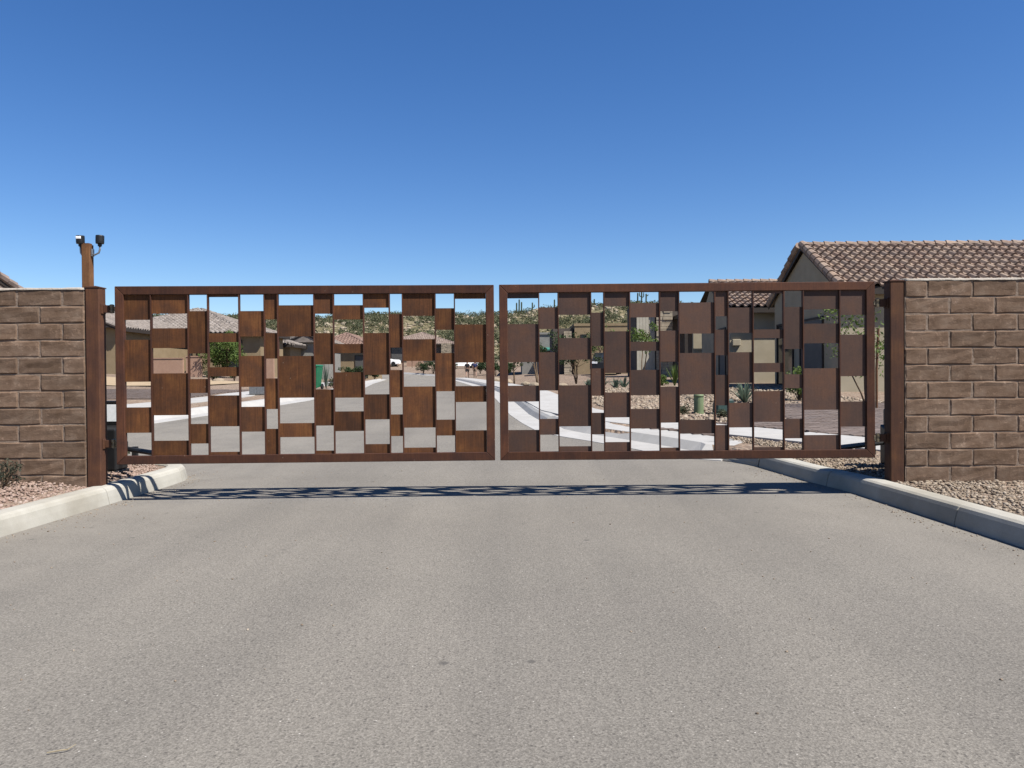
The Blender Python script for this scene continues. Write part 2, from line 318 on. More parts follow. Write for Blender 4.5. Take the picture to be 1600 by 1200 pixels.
# ------------------------------------------------------------------ terrain
ZY = [-80, 8, 12, 16, 20, 24, 35, 50, 65, 80, 90, 100, 130, 1200]
ZZ = [0, 0, .09, .22, .37, .5, .6, .7, .78, .85, 1.2, 1.6, 2.6, 6]
def zr(Y): return float(np.interp(Y, ZY, ZZ))
LE = [(-80,-3.62), (5.5,-3.62), (8.3,-3.55), (8.75,-3.75), (9.0,-4.2), (9.1,-14), (10.6,-14), (13,-9.6), (15.5,-7.3), (17,-7.0), (20.4,-6.2), (22.5,-5.9),
      (30,-6.2), (38,-7.2), (50,-9), (65,-11), (80,-13), (90,-16.5), (97,-24), (103,-45), (112,-45)]
RE = [(-80,3.24), (4.9,3.22), (7.2,3.16), (9.05,2.88), (9.5,2.68), (9.9,2.13), (11,1.68), (12,1.2), (12.75,.76), (13.5,.44), (17,-.05), (22,-.44),
      (30,-1.1), (42,-2.3), (64,-4.7), (80,-6.6), (90,-9), (100,-14.5), (108,-26), (112,-44.5)]
def XL(Y): return float(np.interp(Y, [a for a, _ in LE], [b for _, b in LE]))
def XR(Y): return float(np.interp(Y, [a for a, _ in RE], [b for _, b in RE]))
def lift(X, Y):
    """height of the yards above the street"""
    if Y > 112: return .15 + 1.3*min(1, (Y-112)/14)
    d = XL(Y) - X if X < (XL(Y) + XR(Y)) / 2 else X - XR(Y)
    if d < 0: return 0
    t = min(1, max(0, (Y - 22) / 30)); side = 1.0 if X < XL(Y) else .55
    return .125 + t * min(1.6 if side == 1 else .35, max(0, (d - 2.5) * .07))
def zl(X, Y): return zr(Y) + lift(X, Y)
ys = sorted(set([a for a, _ in LE] + [a for a, _ in RE] + list(np.arange(3, 30, .5)) + list(np.arange(30, 140, 2)) + [-40, -15, -5, 160, 220, 320, 500, 800, 1200]))
offs = [.14, .4, .8, 1.4, 2.2, 3.2, 4.5, 6.5, 9, 13, 18, 26, 40, 70, 130, 250, 600]
mb = MB(); nrow = 2*len(offs) + 2
for Y in ys:
    xl, xr = XL(Y), XR(Y)
    if Y > 112: xl, xr = -30, 0
    gl_ = .56 if Y > 9.05 else 0; gr_ = .56 if Y > 9.6 else .06
    row = [xl - gl_ - o for o in offs[::-1]] + [xl - gl_ - .02, xr + gr_ + .02] + [xr + gr_ + o for o in offs]
    for i, X in enumerate(row):
        inside = i in (len(offs), len(offs)+1)
        z = zr(Y) - .05 if inside and Y <= 112 else (zr(Y) + lift(X, Y))
        z += 0 if inside else .03*math.sin(X*1.7+Y)*math.sin(Y*1.3) * (1 if min(abs(X-xl), abs(X-xr)) > 1 else 0)
        if X < -3.7 and 4 < Y < 8: z += min(.06, max(0, (-3.8 - X)*.15))
        mb.v.append((X, Y, z))
for j in range(len(ys)-1):
    for i in range(nrow-1):
        a = j*nrow+i; mb.f.append((a, a+1, a+1+nrow, a+nrow))
tag(mb.build('ground', M['ground'], smooth=True, fix=False), kind='structure')
mb = MB(); yr = [y for y in ys if y <= 112]
for Y in yr:
    xl, xr = XL(Y), XR(Y)
    for k in range(9): mb.v.append((xl + (xr-xl)*k/8, Y, zr(Y)))
for j in range(len(yr)-1):
    for i in range(8): a = j*9+i; mb.f.append((a, a+1, a+10, a+9))
tag(mb.build('road', M['asphalt'], fix=False), kind='structure')

def ribbon(path, prof, zfun, closed_ends=True):
    """sweep profile [(offset to the right of travel, height)] along path [(x,y)]; zfun(x,y) base height"""
    P = [Vector((x, y)) for x, y in path]; b = MB(); n = len(prof)
    for i, p in enumerate(P):
        t = (P[min(i+1, len(P)-1)] - P[max(i-1, 0)]).normalized(); nrm = Vector((t.y, -t.x))
        z0 = zfun(p.x, p.y)
        for o, h in prof: q = p + nrm*o; b.v.append((q.x, q.y, z0 + h))
    for i in range(len(P)-1):
        for k in range(n-1): a = i*n+k; b.f.append((a, a+1, a+1+n, a+n))
    if closed_ends: b.f.append(tuple(range(n))); b.f.append(tuple(range((len(P)-1)*n+n-1, (len(P)-1)*n-1, -1)))
    return b
def resample(path, step):
    out = []
    for (a, b) in zip(path[:-1], path[1:]):
        L = math.hypot(b[0]-a[0], b[1]-a[1]); n = max(1, int(round(L/step)))
        for k in range(n): out.append((a[0]+(b[0]-a[0])*k/n, a[1]+(b[1]-a[1])*k/n))
    out.append(path[-1]); return out
zroad = lambda x, y: zr(y)
KP = [(0, -.06), (.004, .0), (.016, .06), (.03, .112), (.045, .135), (.07, .148), (.14, .152), (.2, .148), (.222, .13), (.225, -.06)]
def kerb(name, sections, sgn):
    root = empty(name, (sections[0][0][0], sections[0][0][1], 0), kind='structure')
    for path in sections:
        b = ribbon([(x - root.location.x, y - root.location.y) for x, y in path], [(sgn*o, h) for o, h in KP], lambda x, y: zr(y + root.location.y))
        b.build('kerb_section', M['kerb'], root, smooth=False, bevel=.006)
def split(path, cuts, gap=.004):
    """path resampled, cut by y values"""
    out = []; cuts = [-1e9] + cuts + [1e9]
    for a, b in zip(cuts[:-1], cuts[1:]):
        seg = [(float(np.interp(y, [p[1] for p in path], [p[0] for p in path])), y) for y in np.arange(max(a, path[0][1]) + gap, min(b, path[-1][1]) - gap + 1e-6, .25)]
        e = min(b, path[-1][1]) - gap; seg.append((float(np.interp(e, [p[1] for p in path], [p[0] for p in path])), e))
        if len(seg) > 1: out.append(seg)
    return out
lk = split([(-3.62, -9), (-3.62, 5.5), (-3.55, 8.3)], [-6, -3, 0, 3.05, 5.9-.0, 7.0])
lk = split([(-3.62, -9), (-3.62, 5.5), (-3.55, 8.3)], [-6, -3, 0, 3.0, 6.86])
arc = [(-3.55, 8.305)] + [(-3.55 - .62*(1-math.cos(a)), 8.3 + .62*math.sin(a)) for a in np.linspace(.15, math.pi/2, 7)]
arc2 = resample([(-4.18, 8.923), (-9, 9.0)], .8); arc3 = resample([(-9.008, 9.0), (-14, 9.08)], .8)
kerb('left_kerb', lk + [arc, arc2, arc3], -1)
rk = split([(3.24, -9), (3.22, 4.9), (3.16, 7.2), (2.88, 9.05)], [-6, -3, 0, 3.0, 5.6, 7.62])
kerb('right_kerb', rk, 1)
# tapering end of the right kerb
rt = [(2.876, 9.055), (2.79, 9.3), (2.68, 9.6), (2.5, 9.95)]
b = MB(); n = len(KP)
for i, (x, y) in enumerate(rt):
    s = 1 - i/(len(rt)-1)*.93; t = Vector((-.35, .94)); nn = Vector((t.y, -t.x))
    for o, h in KP: q = Vector((x, y)) + nn*o; b.v.append((q.x, q.y, zr(y) + (h*s if h > 0 else h)))
for i in range(len(rt)-1):
    for k in range(n-1): a = i*n+k; b.f.append((a, a+1, a+1+n, a+n))
b.f.append(tuple(range(n))); b.f.append(tuple(range(len(rt)*n-1, (len(rt)-1)*n-1, -1)))
tag(b.build('kerb_ramp', M['kerb'], bevel=.006), kind='structure')
# concrete apron and gutters along the street
ap = resample([(2.6, 9.62), (2.13, 9.9), (1.68, 11), (1.2, 12), (.76, 12.75), (.44, 13.5), (.2, 15)], .4)
tag(ribbon(ap, [(-.01, -.03), (0, .006), (.5, .03), (.64, .14), (1.2, .158), (1.21, -.05)], zroad).build('apron', M['walk'], fix=True), kind='structure')
gr = resample([(.196, 15.03), (-.05, 17), (-.44, 22), (-1.1, 30), (-2.3, 42), (-4.7, 64), (-6.6, 80), (-9, 90), (-14.5, 100), (-26, 108)], 1.0)
GP = [(-.01, -.03), (0, .006), (.42, .012), (.5, .1), (.56, .14), (.68, .145), (.7, -.05)]
tag(ribbon(gr, GP, zroad).build('gutter', M['walk']), kind='structure')
gl = resample([(-14, 10.6), (-9.6, 13), (-7.3, 15.5), (-7.0, 17), (-6.2, 20.4), (-5.9, 22.5), (-6.2, 30), (-7.2, 38), (-9, 50), (-11, 65), (-13, 80), (-16.5, 90), (-24, 97), (-45, 103)], .8)
tag(ribbon(gl, [(-o, h) for o, h in GP], zroad).build('gutter', M['walk']), kind='structure')
def offset_path(path, d):
    P = [Vector(p) for p in path]; out = []
    for i, p in enumerate(P):
        t = (P[min(i+1, len(P)-1)] - P[max(i-1, 0)]).normalized(); out.append(tuple(p + Vector((t.y, -t.x))*d))
    return out
zlot = lambda x, y: zr(y) + .125
def sidewalk(path, wdt, slab=1.5):
    root = empty('sidewalk', (path[0][0], path[0][1], 0), kind='structure')
    pts = resample(path, slab)
    for a, c in zip(pts[:-1], pts[1:]):
        t = (Vector(c) - Vector(a)); L = t.length; t.normalize(); nn = Vector((t.y, -t.x)); A = Vector(a) + t*.006; C = Vector(c) - t*.006
        q = [A, A + nn*wdt, C + nn*wdt, C]; b = MB()
        top = [(p.x - root.location.x, p.y - root.location.y, zr(p.y) + .155) for p in q]
        b.hexa([(x, y, z - .12) for x, y, z in top] + top); b.build('slab', M['walk'], root, bevel=.008)
sidewalk([(4.55, 9.2), (3.45, 11.0), (2.35, 12.6), (1.65, 13.7), (1.02, 15), (.62, 16.4), (.35, 19), (.1, 22), (-.55, 30), (-1.7, 42), (-4.1, 64), (-6.0, 80)], 1.2)
sidewalk([(-17, 12.2), (-11.6, 14.2), (-9.2, 16.8), (-8.5, 18.6), (-7.9, 20.4), (-7.6, 22.5), (-7.9, 30), (-8.9, 38), (-10.7, 50)], -1.2)

# gravel stones
def stones(name, pts, smin, smax, mat, flat=.7):
    t = (1+5**.5)/2
    iv = np.array([(-1,t,0),(1,t,0),(-1,-t,0),(1,-t,0),(0,-1,t),(0,1,t),(0,-1,-t),(0,1,-t),(t,0,-1),(t,0,1),(-t,0,-1),(-t,0,1)])/1.9
    iF = np.array([(0,11,5),(0,5,1),(0,1,7),(0,7,10),(0,10,11),(1,5,9),(5,11,4),(11,10,2),(10,7,6),(7,1,8),(3,9,4),(3,4,2),(3,2,6),(3,6,8),(3,8,9),(4,9,5),(2,4,11),(6,2,10),(8,6,7),(9,8,1)])
    n = len(pts); P = np.array(pts)
    s = nr.uniform(smin, smax, (n, 1, 1)) * nr.uniform(.65, 1.25, (n, 1, 3)); s[:, :, 2] *= flat
    V = iv[None]*(1 + nr.uniform(-.22, .22, (n, 12, 1)))*s
    a = nr.uniform(0, 6.28, n); ca, sa = np.cos(a)[:, None], np.sin(a)[:, None]
    X = V[:, :, 0]*ca - V[:, :, 1]*sa; Yv = V[:, :, 0]*sa + V[:, :, 1]*ca
    V = np.stack([X, Yv, V[:, :, 2]], 2) + P[:, None, :]
    F = (iF[None] + (np.arange(n)*12)[:, None, None]).reshape(-1, 3)
    return tag(link(name, np_mesh(name, V.reshape(-1, 3), F, mat)), kind='stuff')
def sidewalk_x(Y): return float(np.interp(Y, [9.2, 11.0, 12.6, 13.7, 15, 16.4, 19, 22, 30], [4.55, 3.45, 2.35, 1.65, 1.02, .62, .35, .1, -.55]))
def on_pavers(X, Y):
    if 11.3 < Y < 15.2 and XR(Y) + 1.3 < X < sidewalk_x(Y) - .08: return True
    return X > sidewalk_x(Y) + 1.55 and Y < 17.6 and X < 10.5 and Y > 10.4 and not (X < 5.0 and Y > 13.9) and not (X < 4.2 and Y > 13.2)
def left_z(X, Y): return zl(X, Y) + (min(.06, max(0, (-3.8 - X)*.15)) if 4 < Y < 8 else 0)
pts = []
while len(pts) < 17000:
    X, Y = nr.uniform(-6.6, -3.78), nr.uniform(4.2, 8.95)
    if X > -3.8 + (0 if Y < 8.3 else -(Y-8.3)*.6): continue
    if Y > 6.9 and X < -5.2: continue
    pts.append((X, Y, left_z(X, Y) + nr.uniform(-.004, .01)))
o = stones('gravel', pts, .007, .019, M['stone_p']); tag(o, 'loose pink gravel behind the left kerb', 'gravel')
pts = []
while len(pts) < 27000:
    Y = nr.uniform(4.2, 12.4); X = nr.uniform(2.6, 8)
    if X < XR(Y) + .25 + (1.0 if Y > 9.6 else 0) or (Y > 11.2 and X < float(np.interp(Y, [9.2, 11.0, 12.6, 13.7], [4.55, 3.45, 2.35, 1.65]))): continue
    if Y > 6.9 and X > 3.4 + (Y-5)*.62: continue
    # sidewalk clear
    sx = float(np.interp(Y, [9.2, 11.0, 12.6, 13.7], [4.55, 3.45, 2.35, 1.65]))
    if Y > 9 and X > sx - .06 and X < sx + 1.5: continue
    if Y > 11.4 and X > 4: continue
    pts.append((X, Y, zl(X, Y) + nr.uniform(-.004, .012)))
o = stones('gravel', pts, .007, .021, M['stone_t']); tag(o, 'loose tan gravel behind the right kerb', 'gravel')
pts = []
while len(pts) < 9000:
    Y = nr.uniform(13.5, 27); X = XR(Y) + nr.uniform(.8, 9)
    if abs(X - sidewalk_x(Y) - .62) < .95 or on_pavers(X, Y): continue
    pts.append((X, Y, zl(X, Y) + nr.uniform(-.01, .015)))
o = stones('gravel', pts, .02, .055, M['stone_t']); tag(o, 'loose tan gravel in the yards beside the sidewalk', 'gravel')
pts = []
while len(pts) < 900:
    Y = nr.uniform(2.5, 9); sd_ = nr.rand() < .5; off = abs(nr.normal(0, .12)) if nr.rand() < .8 else nr.uniform(0, 3)
    X = XL(min(Y, 8.6)) + off + .02 if sd_ else XR(Y) - off - .02
    pts.append((X, Y, zr(Y) + .002))
o = stones('road_grit', pts, .002, .0075, M['stone_t']); tag(o, 'fine grit scattered over the asphalt along the kerbs', 'gravel')
# paver driveways
def pavers(name, x0, x1, y0, y1, test=None):
    b = MB(); L, W = .23, .15; r = 0; y = y0
    while y < y1:
        x = x0 + (L/2 if r % 2 else 0)
        while x < x1:
            if test is None or test(x + L/2, y + W/2):
                zz = max(zr(y) + .165, zl(x, y) + .04) + rnd.uniform(-.003, .003)
                b.box(x+.004, x+L-.004, y+.004, y+W-.004, zz-.05, zz)
            x += L
        y += W; r += 1
    o = b.build(name, M['paver'], fix=False); return tag(o, kind='stuff')
tag(pavers('driveway_pavers', .5, 10.6, 10.4, 17.6, on_pavers), 'brown paver driveway beside the sidewalk before the near tiled house', 'driveway')
tag(pavers('driveway_pavers', -14.5, -9.4, 21.5, 27.5), 'brown paver driveway before the tan gabled house', 'driveway')

# ------------------------------------------------------------------ gate leaves
WID = [.241, .334, .178, .282, .229, .121, .330, .176, .275, .236, .121, .300, .178, .288]   # hinge -> centre
YTB = [(117,1100),(117,1097),(115,1092),(115,1091),(114,1089),(114,1087),(113,1084),(111,1082),(111,1080),(110,1078),(110,1076),(109,1074),(108,1072),(108,1070)]
PAN = [[(117,270),(390,648),(803,960)], [(117,233),(320,442),(595,852),(1006,1097)], [(214,473),(627,714),(901,1022)],
       [(115,131),(350,405),(556,613),(728,918),(1072,1091)], [(214,370),(487,677),(797,950)], [(114,267),(348,505),(624,812),(931,1087)],
       [(179,370),(487,742),(895,981)], [(111,231),(347,538),(689,911),(1062,1082)], [(178,266),(413,470),(585,741),(823,944)],
       [(110,195),(347,602),(719,873),(1022,1078)], [(232,436),(571,739),(841,974)], [(109,244),(384,517),(671,922),(1042,1074)],
       [(196,328),(468,701),(872,970)], [(108,141),(295,527),(668,766),(937,1070)]]
GZ0, GZ1 = .343, 1.946; FW = .076; FD = .05
def gate_leaf(hinge, free, sgn, label, pmat):
    """leaf in local coords: x from hinge (0) to free edge (W), y front = 0"""
    hv, fv = Vector(hinge), Vector(free); Wd = (fv-hv).length
    root = empty('gate_leaf', (hv.x, hv.y, 0), math.atan2((fv-hv).y, (fv-hv).x) if sgn > 0 else math.atan2((hv-fv).y, (hv-fv).x), label, 'gate', 'steel gate leaves')
    X = lambda u: u*sgn
    g = .0007
    def bar(name, q):      # q: four (u,z) corners of the front face, mitred
        b = MB(); fr = [(X(u), 0, z) for u, z in q]; bk = [(X(u), FD, z) for u, z in q]
        b.add(fr+bk, [(0,1,2,3),(7,6,5,4),(0,4,5,1),(1,5,6,2),(2,6,7,3),(3,7,4,0)]); b.build(name, M['rust_f'], root, bevel=.004)
    bar('top_rail', [(g, GZ1), (Wd-g, GZ1), (Wd-FW-g, GZ1-FW), (FW+g, GZ1-FW)])
    bar('bottom_rail', [(g, GZ0), (Wd-g, GZ0), (Wd-FW-g, GZ0+FW), (FW+g, GZ0+FW)])
    bar('stile', [(0, GZ0+g), (0, GZ1-g), (FW, GZ1-FW-g), (FW, GZ0+FW+g)])
    bar('stile', [(Wd, GZ0+g), (Wd, GZ1-g), (Wd-FW, GZ1-FW-g), (Wd-FW, GZ0+FW+g)])
    inner = Wd - 2*FW; k = inner/sum(WID); u = FW; zt, zb = GZ1-FW, GZ0+FW
    for i, wd in enumerate(WID):
        wd *= k
        if i: MB().box(*sorted((X(u-.005), X(u+.005))), .003, .044, zb+.001, zt-.001).build('upright_bar', M['rust_f'], root, bevel=.001)
        yt, yb = YTB[i]
        for a, c in PAN[i]:
            z1 = zt - (a-yt)/(yb-yt)*(zt-zb) - .001; z0 = zt - (c-yt)/(yb-yt)*(zt-zb) + .001
            l, r = sorted((X(u + (.0052 if i else .0004)), X(u + wd - (.0052 if i < 13 else .0004))))
            cx, cz = (l+r)/2, (z0+z1)/2; p = MB().box(l-cx, r-cx, -.0018, .0018, z0-cz, z1-cz)
            p.build('panel', pmat, root, (cx, .0225 + rnd.uniform(-.001, .001), cz), rot=(rnd.uniform(-.004, .004), 0, 0))
        u += wd
    return root
gate_leaf((-3.562, 6.93), (-.159, 7.04), 1, 'rusty steel gate leaf of streaked orange-brown panels beside the floodlight pole', M['rust_l'])
gate_leaf((3.301, 7.01), (-.112, 7.03), -1, 'rusty steel gate leaf of smoother grey-brown panels beside the kerb ramp', M['rust_r'])
def post(x, sgn, top, zb, label):
    root = empty('gate_post', (x, 7.003, zb), 0, label, 'post', 'steel gate posts')
    h = top-zb
    MB().box(-.0615, .0615, -.0615, .0615, 0, h-.008).build('shaft', M['rust_p'], root, bevel=.008)
    MB().add([(-.066,-.066,h-.008),(.066,-.066,h-.008),(.066,.066,h-.008),(-.066,.066,h-.008),(-.066,-.066,h+.002),(.066,-.066,h+.002),(.066,.066,h+.002),(-.066,.066,h+.002),(0,0,h+.016)],
             [(0,3,2,1),(0,1,5,4),(1,2,6,5),(2,3,7,6),(3,0,4,7),(4,5,8),(5,6,8),(6,7,8),(7,4,8)]).build('cap_plate', M['rust_p'], root)
    for z in (1.75, .525):
        s = sgn; z -= zb
        hg = MB().box(*sorted((s*.0617, s*.0717)), -.03, .045, z-.045, z+.045).box(*sorted((s*.0717, s*.125)), -.006, .03, z-.034, z+.034).build('hinge', M['rust_p'], root, bevel=.003)
        MB().lathe([(.012,-.04),(.021,-.036),(.021,-.012),(.017,-.01),(.017,.012),(.021,.014),(.021,.036),(.012,.042)], (s*.142, .012, z), 12).build('hinge_barrel', M['brass'], hg, smooth=False)
        MB().box(*sorted((s*.16, s*.1775)), .004, .02, z-.02, z+.02).build('hinge_bolt', M['brass'], hg, bevel=.003)
post(-3.772, 1, 1.945, .1, 'square rusty steel post between the left block wall and gate leaf')
post(3.468, -1, 1.945, .09, 'square rusty steel post against the right block wall, scuffed near base')

# ------------------------------------------------------------------ block walls
BL, BH, J = .4064, .1524, .0085
def block_mesh(L, seed):
    r = random.Random(seed); b = MB(); H = BH - J; W = L - J
    us = [0, .025, .3, .68, .975, 1] if L > .3 else [0, .05, .5, .95, 1]; vs = [0, .06, .36, .7, .94, 1]; nx, nz = len(us), len(vs)
    for k, v in enumerate(vs):
        for i, u in enumerate(us):
            ring0 = i in (0, nx-1) or k in (0, nz-1)
            yy = (.0005 if ring0 else -.006) + (0 if ring0 else r.uniform(-.0035, .0025)) - .002*math.sin(math.pi*u)
            b.v.append(((u-.5)*W + r.uniform(-.004, .004), yy, (v-.5)*H + r.uniform(-.0035, .0035) - (.002*math.sin(math.pi*u) if k == 0 else 0)))
    for k in range(nz-1):
        for i in range(nx-1): a = k*nx+i; b.f.append((a, a+1, a+1+nx, a+nx))
    ring = [i for i in range(nx)] + [k*nx+nx-1 for k in range(1, nz)] + [(nz-1)*nx+i for i in range(nx-2, -1, -1)] + [k*nx for k in range(nz-2, 0, -1)]
    base = len(b.v)
    for i in ring: x, y, z = b.v[i]; b.v.append((x, .05, z))
    m = len(ring)
    for i in range(m): b.f.append((ring[i], base+i, base+(i+1) % m, ring[(i+1) % m]))
    return b.mesh('block', M['block'], smooth=False, fix=True)
FULL = [block_mesh(BL, s) for s in range(14)]; HALF = [block_mesh(BL/2, 100+s) for s in range(8)]
def wall(xe, sgn, z0, ztop, rows, length, label):
    """xe: end beside the post, runs to sgn side"""
    root = empty('block_wall', (xe, 6.95, z0), 0, label, 'wall', 'slump block walls')
    h = rows*BH
    MB().box(*sorted((sgn*.004, sgn*length)), -.0012, .19, -.25, h-.002).build('mortar_core', M['mortar'], root)
    for r in range(rows):
        x = 0; half = (r % 2 == 1) == (rows % 2 == 0)
        first = True
        while x < length - .05:
            L = BL/2 if (first and half) else BL; first = False
            me = rnd.choice(HALF if L < .3 else FULL)
            link('block', me, root, (sgn*(x+L/2), rnd.uniform(-.003, .003), (r+.5)*BH), (rnd.uniform(-.008, .008), rnd.uniform(-.005, .005), rnd.uniform(-.006, .006))); x += L
    b = MB(); n = int(length/.05); pr = [(-.012, -.004), (-.011, .007), (0, .016), (.09, .02), (.18, .016), (.2, -.004)]
    for i in range(n+1):
        for y, z in pr: b.v.append((sgn*i*length/n, y + rnd.uniform(-.003, .003), h + z + rnd.uniform(-.003, .003)))
    k = len(pr)
    for i in range(n):
        for j in range(k-1): a = i*k+j; b.f.append((a, a+1, a+1+k, a+k))
    b.f.append(tuple(range(k))); b.f.append(tuple(range(n*k, n*k+k)))
    b.build('mortar_cap', M['cap'], root, smooth=True)
wall(-3.84, -1, .095, 1.94, 12, 4.4, 'brown slump block wall behind the pink gravel, floodlight pole at its end')
wall(3.537, 1, .118, 1.965, 12, 4.4, 'brown slump block wall behind the tan gravel beside the scuffed post')

# floodlight pole behind the left wall
root = empty('floodlight_pole', (-3.99, 7.28, .1), 0, 'tall rusty square pole rising behind the left wall end', 'pole')
MB().prism([(-.038,-.034),(-.034,-.038),(.034,-.038),(.038,-.034),(.038,.034),(.034,.038),(-.034,.038),(-.038,.034)], (0, 2.28), 'z').build('shaft', M['rust_o'], root)
MB().prism([(-.03,-.026),(-.026,-.03),(.026,-.03),(.03,-.026),(.03,.026),(.026,.03),(-.026,.03),(-.03,.026)], (2.28, 2.292), 'z').build('cap_plate', M['rust_o'], root)
MB().box(.0385, .056, -.018, .018, 2.17, 2.24).build('conduit_box', M['steel'], root, bevel=.003)
def flood(x, sgn, tilt, label, reach, lens):
    root = empty('floodlight', (x, 7.27, 2.365), 0, label, 'floodlight', 'floodlights on the pole')
    MB().tube([(-sgn*reach, 0, -.078), (-sgn*reach*.55, 0, -.08), (-sgn*reach*.12, 0, -.062), (0, 0, -.03), (0, 0, .004)], .0085, 8).build('bracket', M['steel'], root, smooth=True)
    MB().lathe([(.009, -.004), (.018, .0), (.018, .02), (.013, .024)], n=12).build('knuckle', M['black'], root)
    h = MB().lathe([(.022,-.002), (.036,.002), (.038,.02), (.038,.07), (.036,.078), (.03,.074), (.028,.06)], n=20).build('housing', M['black'], root, (0, 0, .022), rot=(R(tilt), 0, 0))
    MB().lathe([(.001,.061), (.029,.0605)], n=20).build('inner_plate', M['black'], h)
    if lens: MB().box(-.024, .024, -.0395, -.03, .043, .07).build('lens', M['white'], h, bevel=.006)  # white plate paints the sky's reflection in the lens
flood(-4.05, -1, 3, 'small black floodlight, its lens painted pale with reflected sky, facing the road on the pole', .024, True)
flood(-3.868, 1, -3, 'small black floodlight seen from behind on the pole', .084, False)

# gate operators with arms
def operator(x, y, z, sgn, hz, arm_to, label, tagged):
    root = empty('gate_operator', (x, y, z), 0, label, 'gate opener', 'gate operators')
    MB().box(-.15, .15, -.14, .14, 0, .05).build('base', M['blackmetal'], root, bevel=.006)
    MB().add([(-.14,-.13,.05),(.14,-.13,.05),(.14,.13,.05),(-.14,.13,.05),(-.14,-.13,hz*.62),(.14,-.13,hz*.62),(.14,.13,hz*.74),(-.14,.13,hz*.74)],
             [(0,3,2,1),(4,5,6,7),(0,1,5,4),(1,2,6,5),(2,3,7,6),(3,0,4,7)]).build('housing', M['black'], root, bevel=.015)
    hd = MB().box(-.11, .11, -.02, .12, hz*.66, hz).build('cover', M['black'], root, bevel=.012)
    if tagged: MB().box(-.095, .1, -.0235, -.0205, hz*.72, hz*.95).build('label_plate', M['pale'], hd, bevel=.002)
    az = .40 - z
    MB().box(-.03, .03, -.03, .03, az-.02, az+.07).build('crank', M['blackmetal'], root, (sgn*.17, -.02, 0))
    MB().tube([(sgn*.17, -.02, az), (arm_to[0]-x, arm_to[1]-y, az)], .026, 8).build('arm', M['blackmetal'], root)
    MB().box(-.025, .025, -.02, .02, az-.12, az+.02).build('arm_bracket', M['blackmetal'], root, (sgn*.3, -.05, 0))
operator(-4.17, 7.95, .13, 1, .76, (-3.05, 7.02), 'black gate opener cabinet with pale label plate behind the left post', True)
operator(3.99, 7.95, .12, -1, .62, (2.75, 7.1), 'plain black gate opener cabinet behind the right post', False)

# ------------------------------------------------------------------ roofs and houses
def tile_profile(W, amp, n=6):
    """S profile across one tile width"""
    out = []
    for i in range(n+1):
        u = i/n
        out.append((u*W, amp*(math.sin(math.pi*min(1, u/.66))**.8 if u < .66 else -.12*math.sin(math.pi*(u-.66)/.34))))
    return out
def tile_slope(name, origin, udir, vdir, poly, mat, parent, W=.3, Lr=.36, amp=.09, n=6):
    """merged tiles on a slope; poly in (u,v), v up-slope"""
    o, u, v = Vector(origin), Vector(udir).normalized(), Vector(vdir).normalized(); nn = u.cross(v).normalized()
    if nn.z < 0: nn = -nn
    us = [p[0] for p in poly]; vs = [p[1] for p in poly]; pf = tile_profile(W, amp, n)
    def inside(a, b):
        c = False; j = len(poly)-1
        for i in range(len(poly)):
            (x1, y1), (x2, y2) = poly[i], poly[j]
            if (y1 > b) != (y2 > b) and a < (x2-x1)*(b-y1)/(y2-y1)+x1: c = not c
            j = i
        return c
    V = []; F = []
    b0 = min(vs)
    while b0 < max(vs):
        a0 = min(us)
        while a0 < max(us):
            if inside(a0+W/2, b0+Lr/2):
                s = len(V); jit = rnd.uniform(-.006, .006)
                for (du, h) in pf:
                    V.append(o + u*(a0+du) + v*(b0-.03) + nn*(h+.055+jit)); V.append(o + u*(a0+du) + v*(b0+Lr+.01) + nn*(h+.004+jit)); V.append(o + u*(a0+du) + v*(b0-.03) + nn*(h+.008+jit-.012))
                for i in range(n):
                    F.append((s+3*i, s+3*i+3, s+3*i+4, s+3*i+1)); F.append((s+3*i+2, s+3*i+5, s+3*i+3, s+3*i))
            a0 += W
        b0 += Lr
    if not F: return None
    me = np_mesh(name, np.array([tuple(p) for p in V]), np.array(F), mat)
    ob = link(name, me, parent); tag(ob, kind='stuff'); return ob
def cap_tiles(name, a, c, mat, parent, r=.11, L=.36):
    a, c = Vector(a), Vector(c); n = max(1, int((c-a).length/L)); b = MB(); d = (c-a)/n
    for i in range(n):
        p, q = a + d*i, a + d*(i+1.08); b.tube([p + Vector((0,0,.02)), q], [r*1.12, r*.92], 8)
    return b.build(name, mat, parent, fix=False)
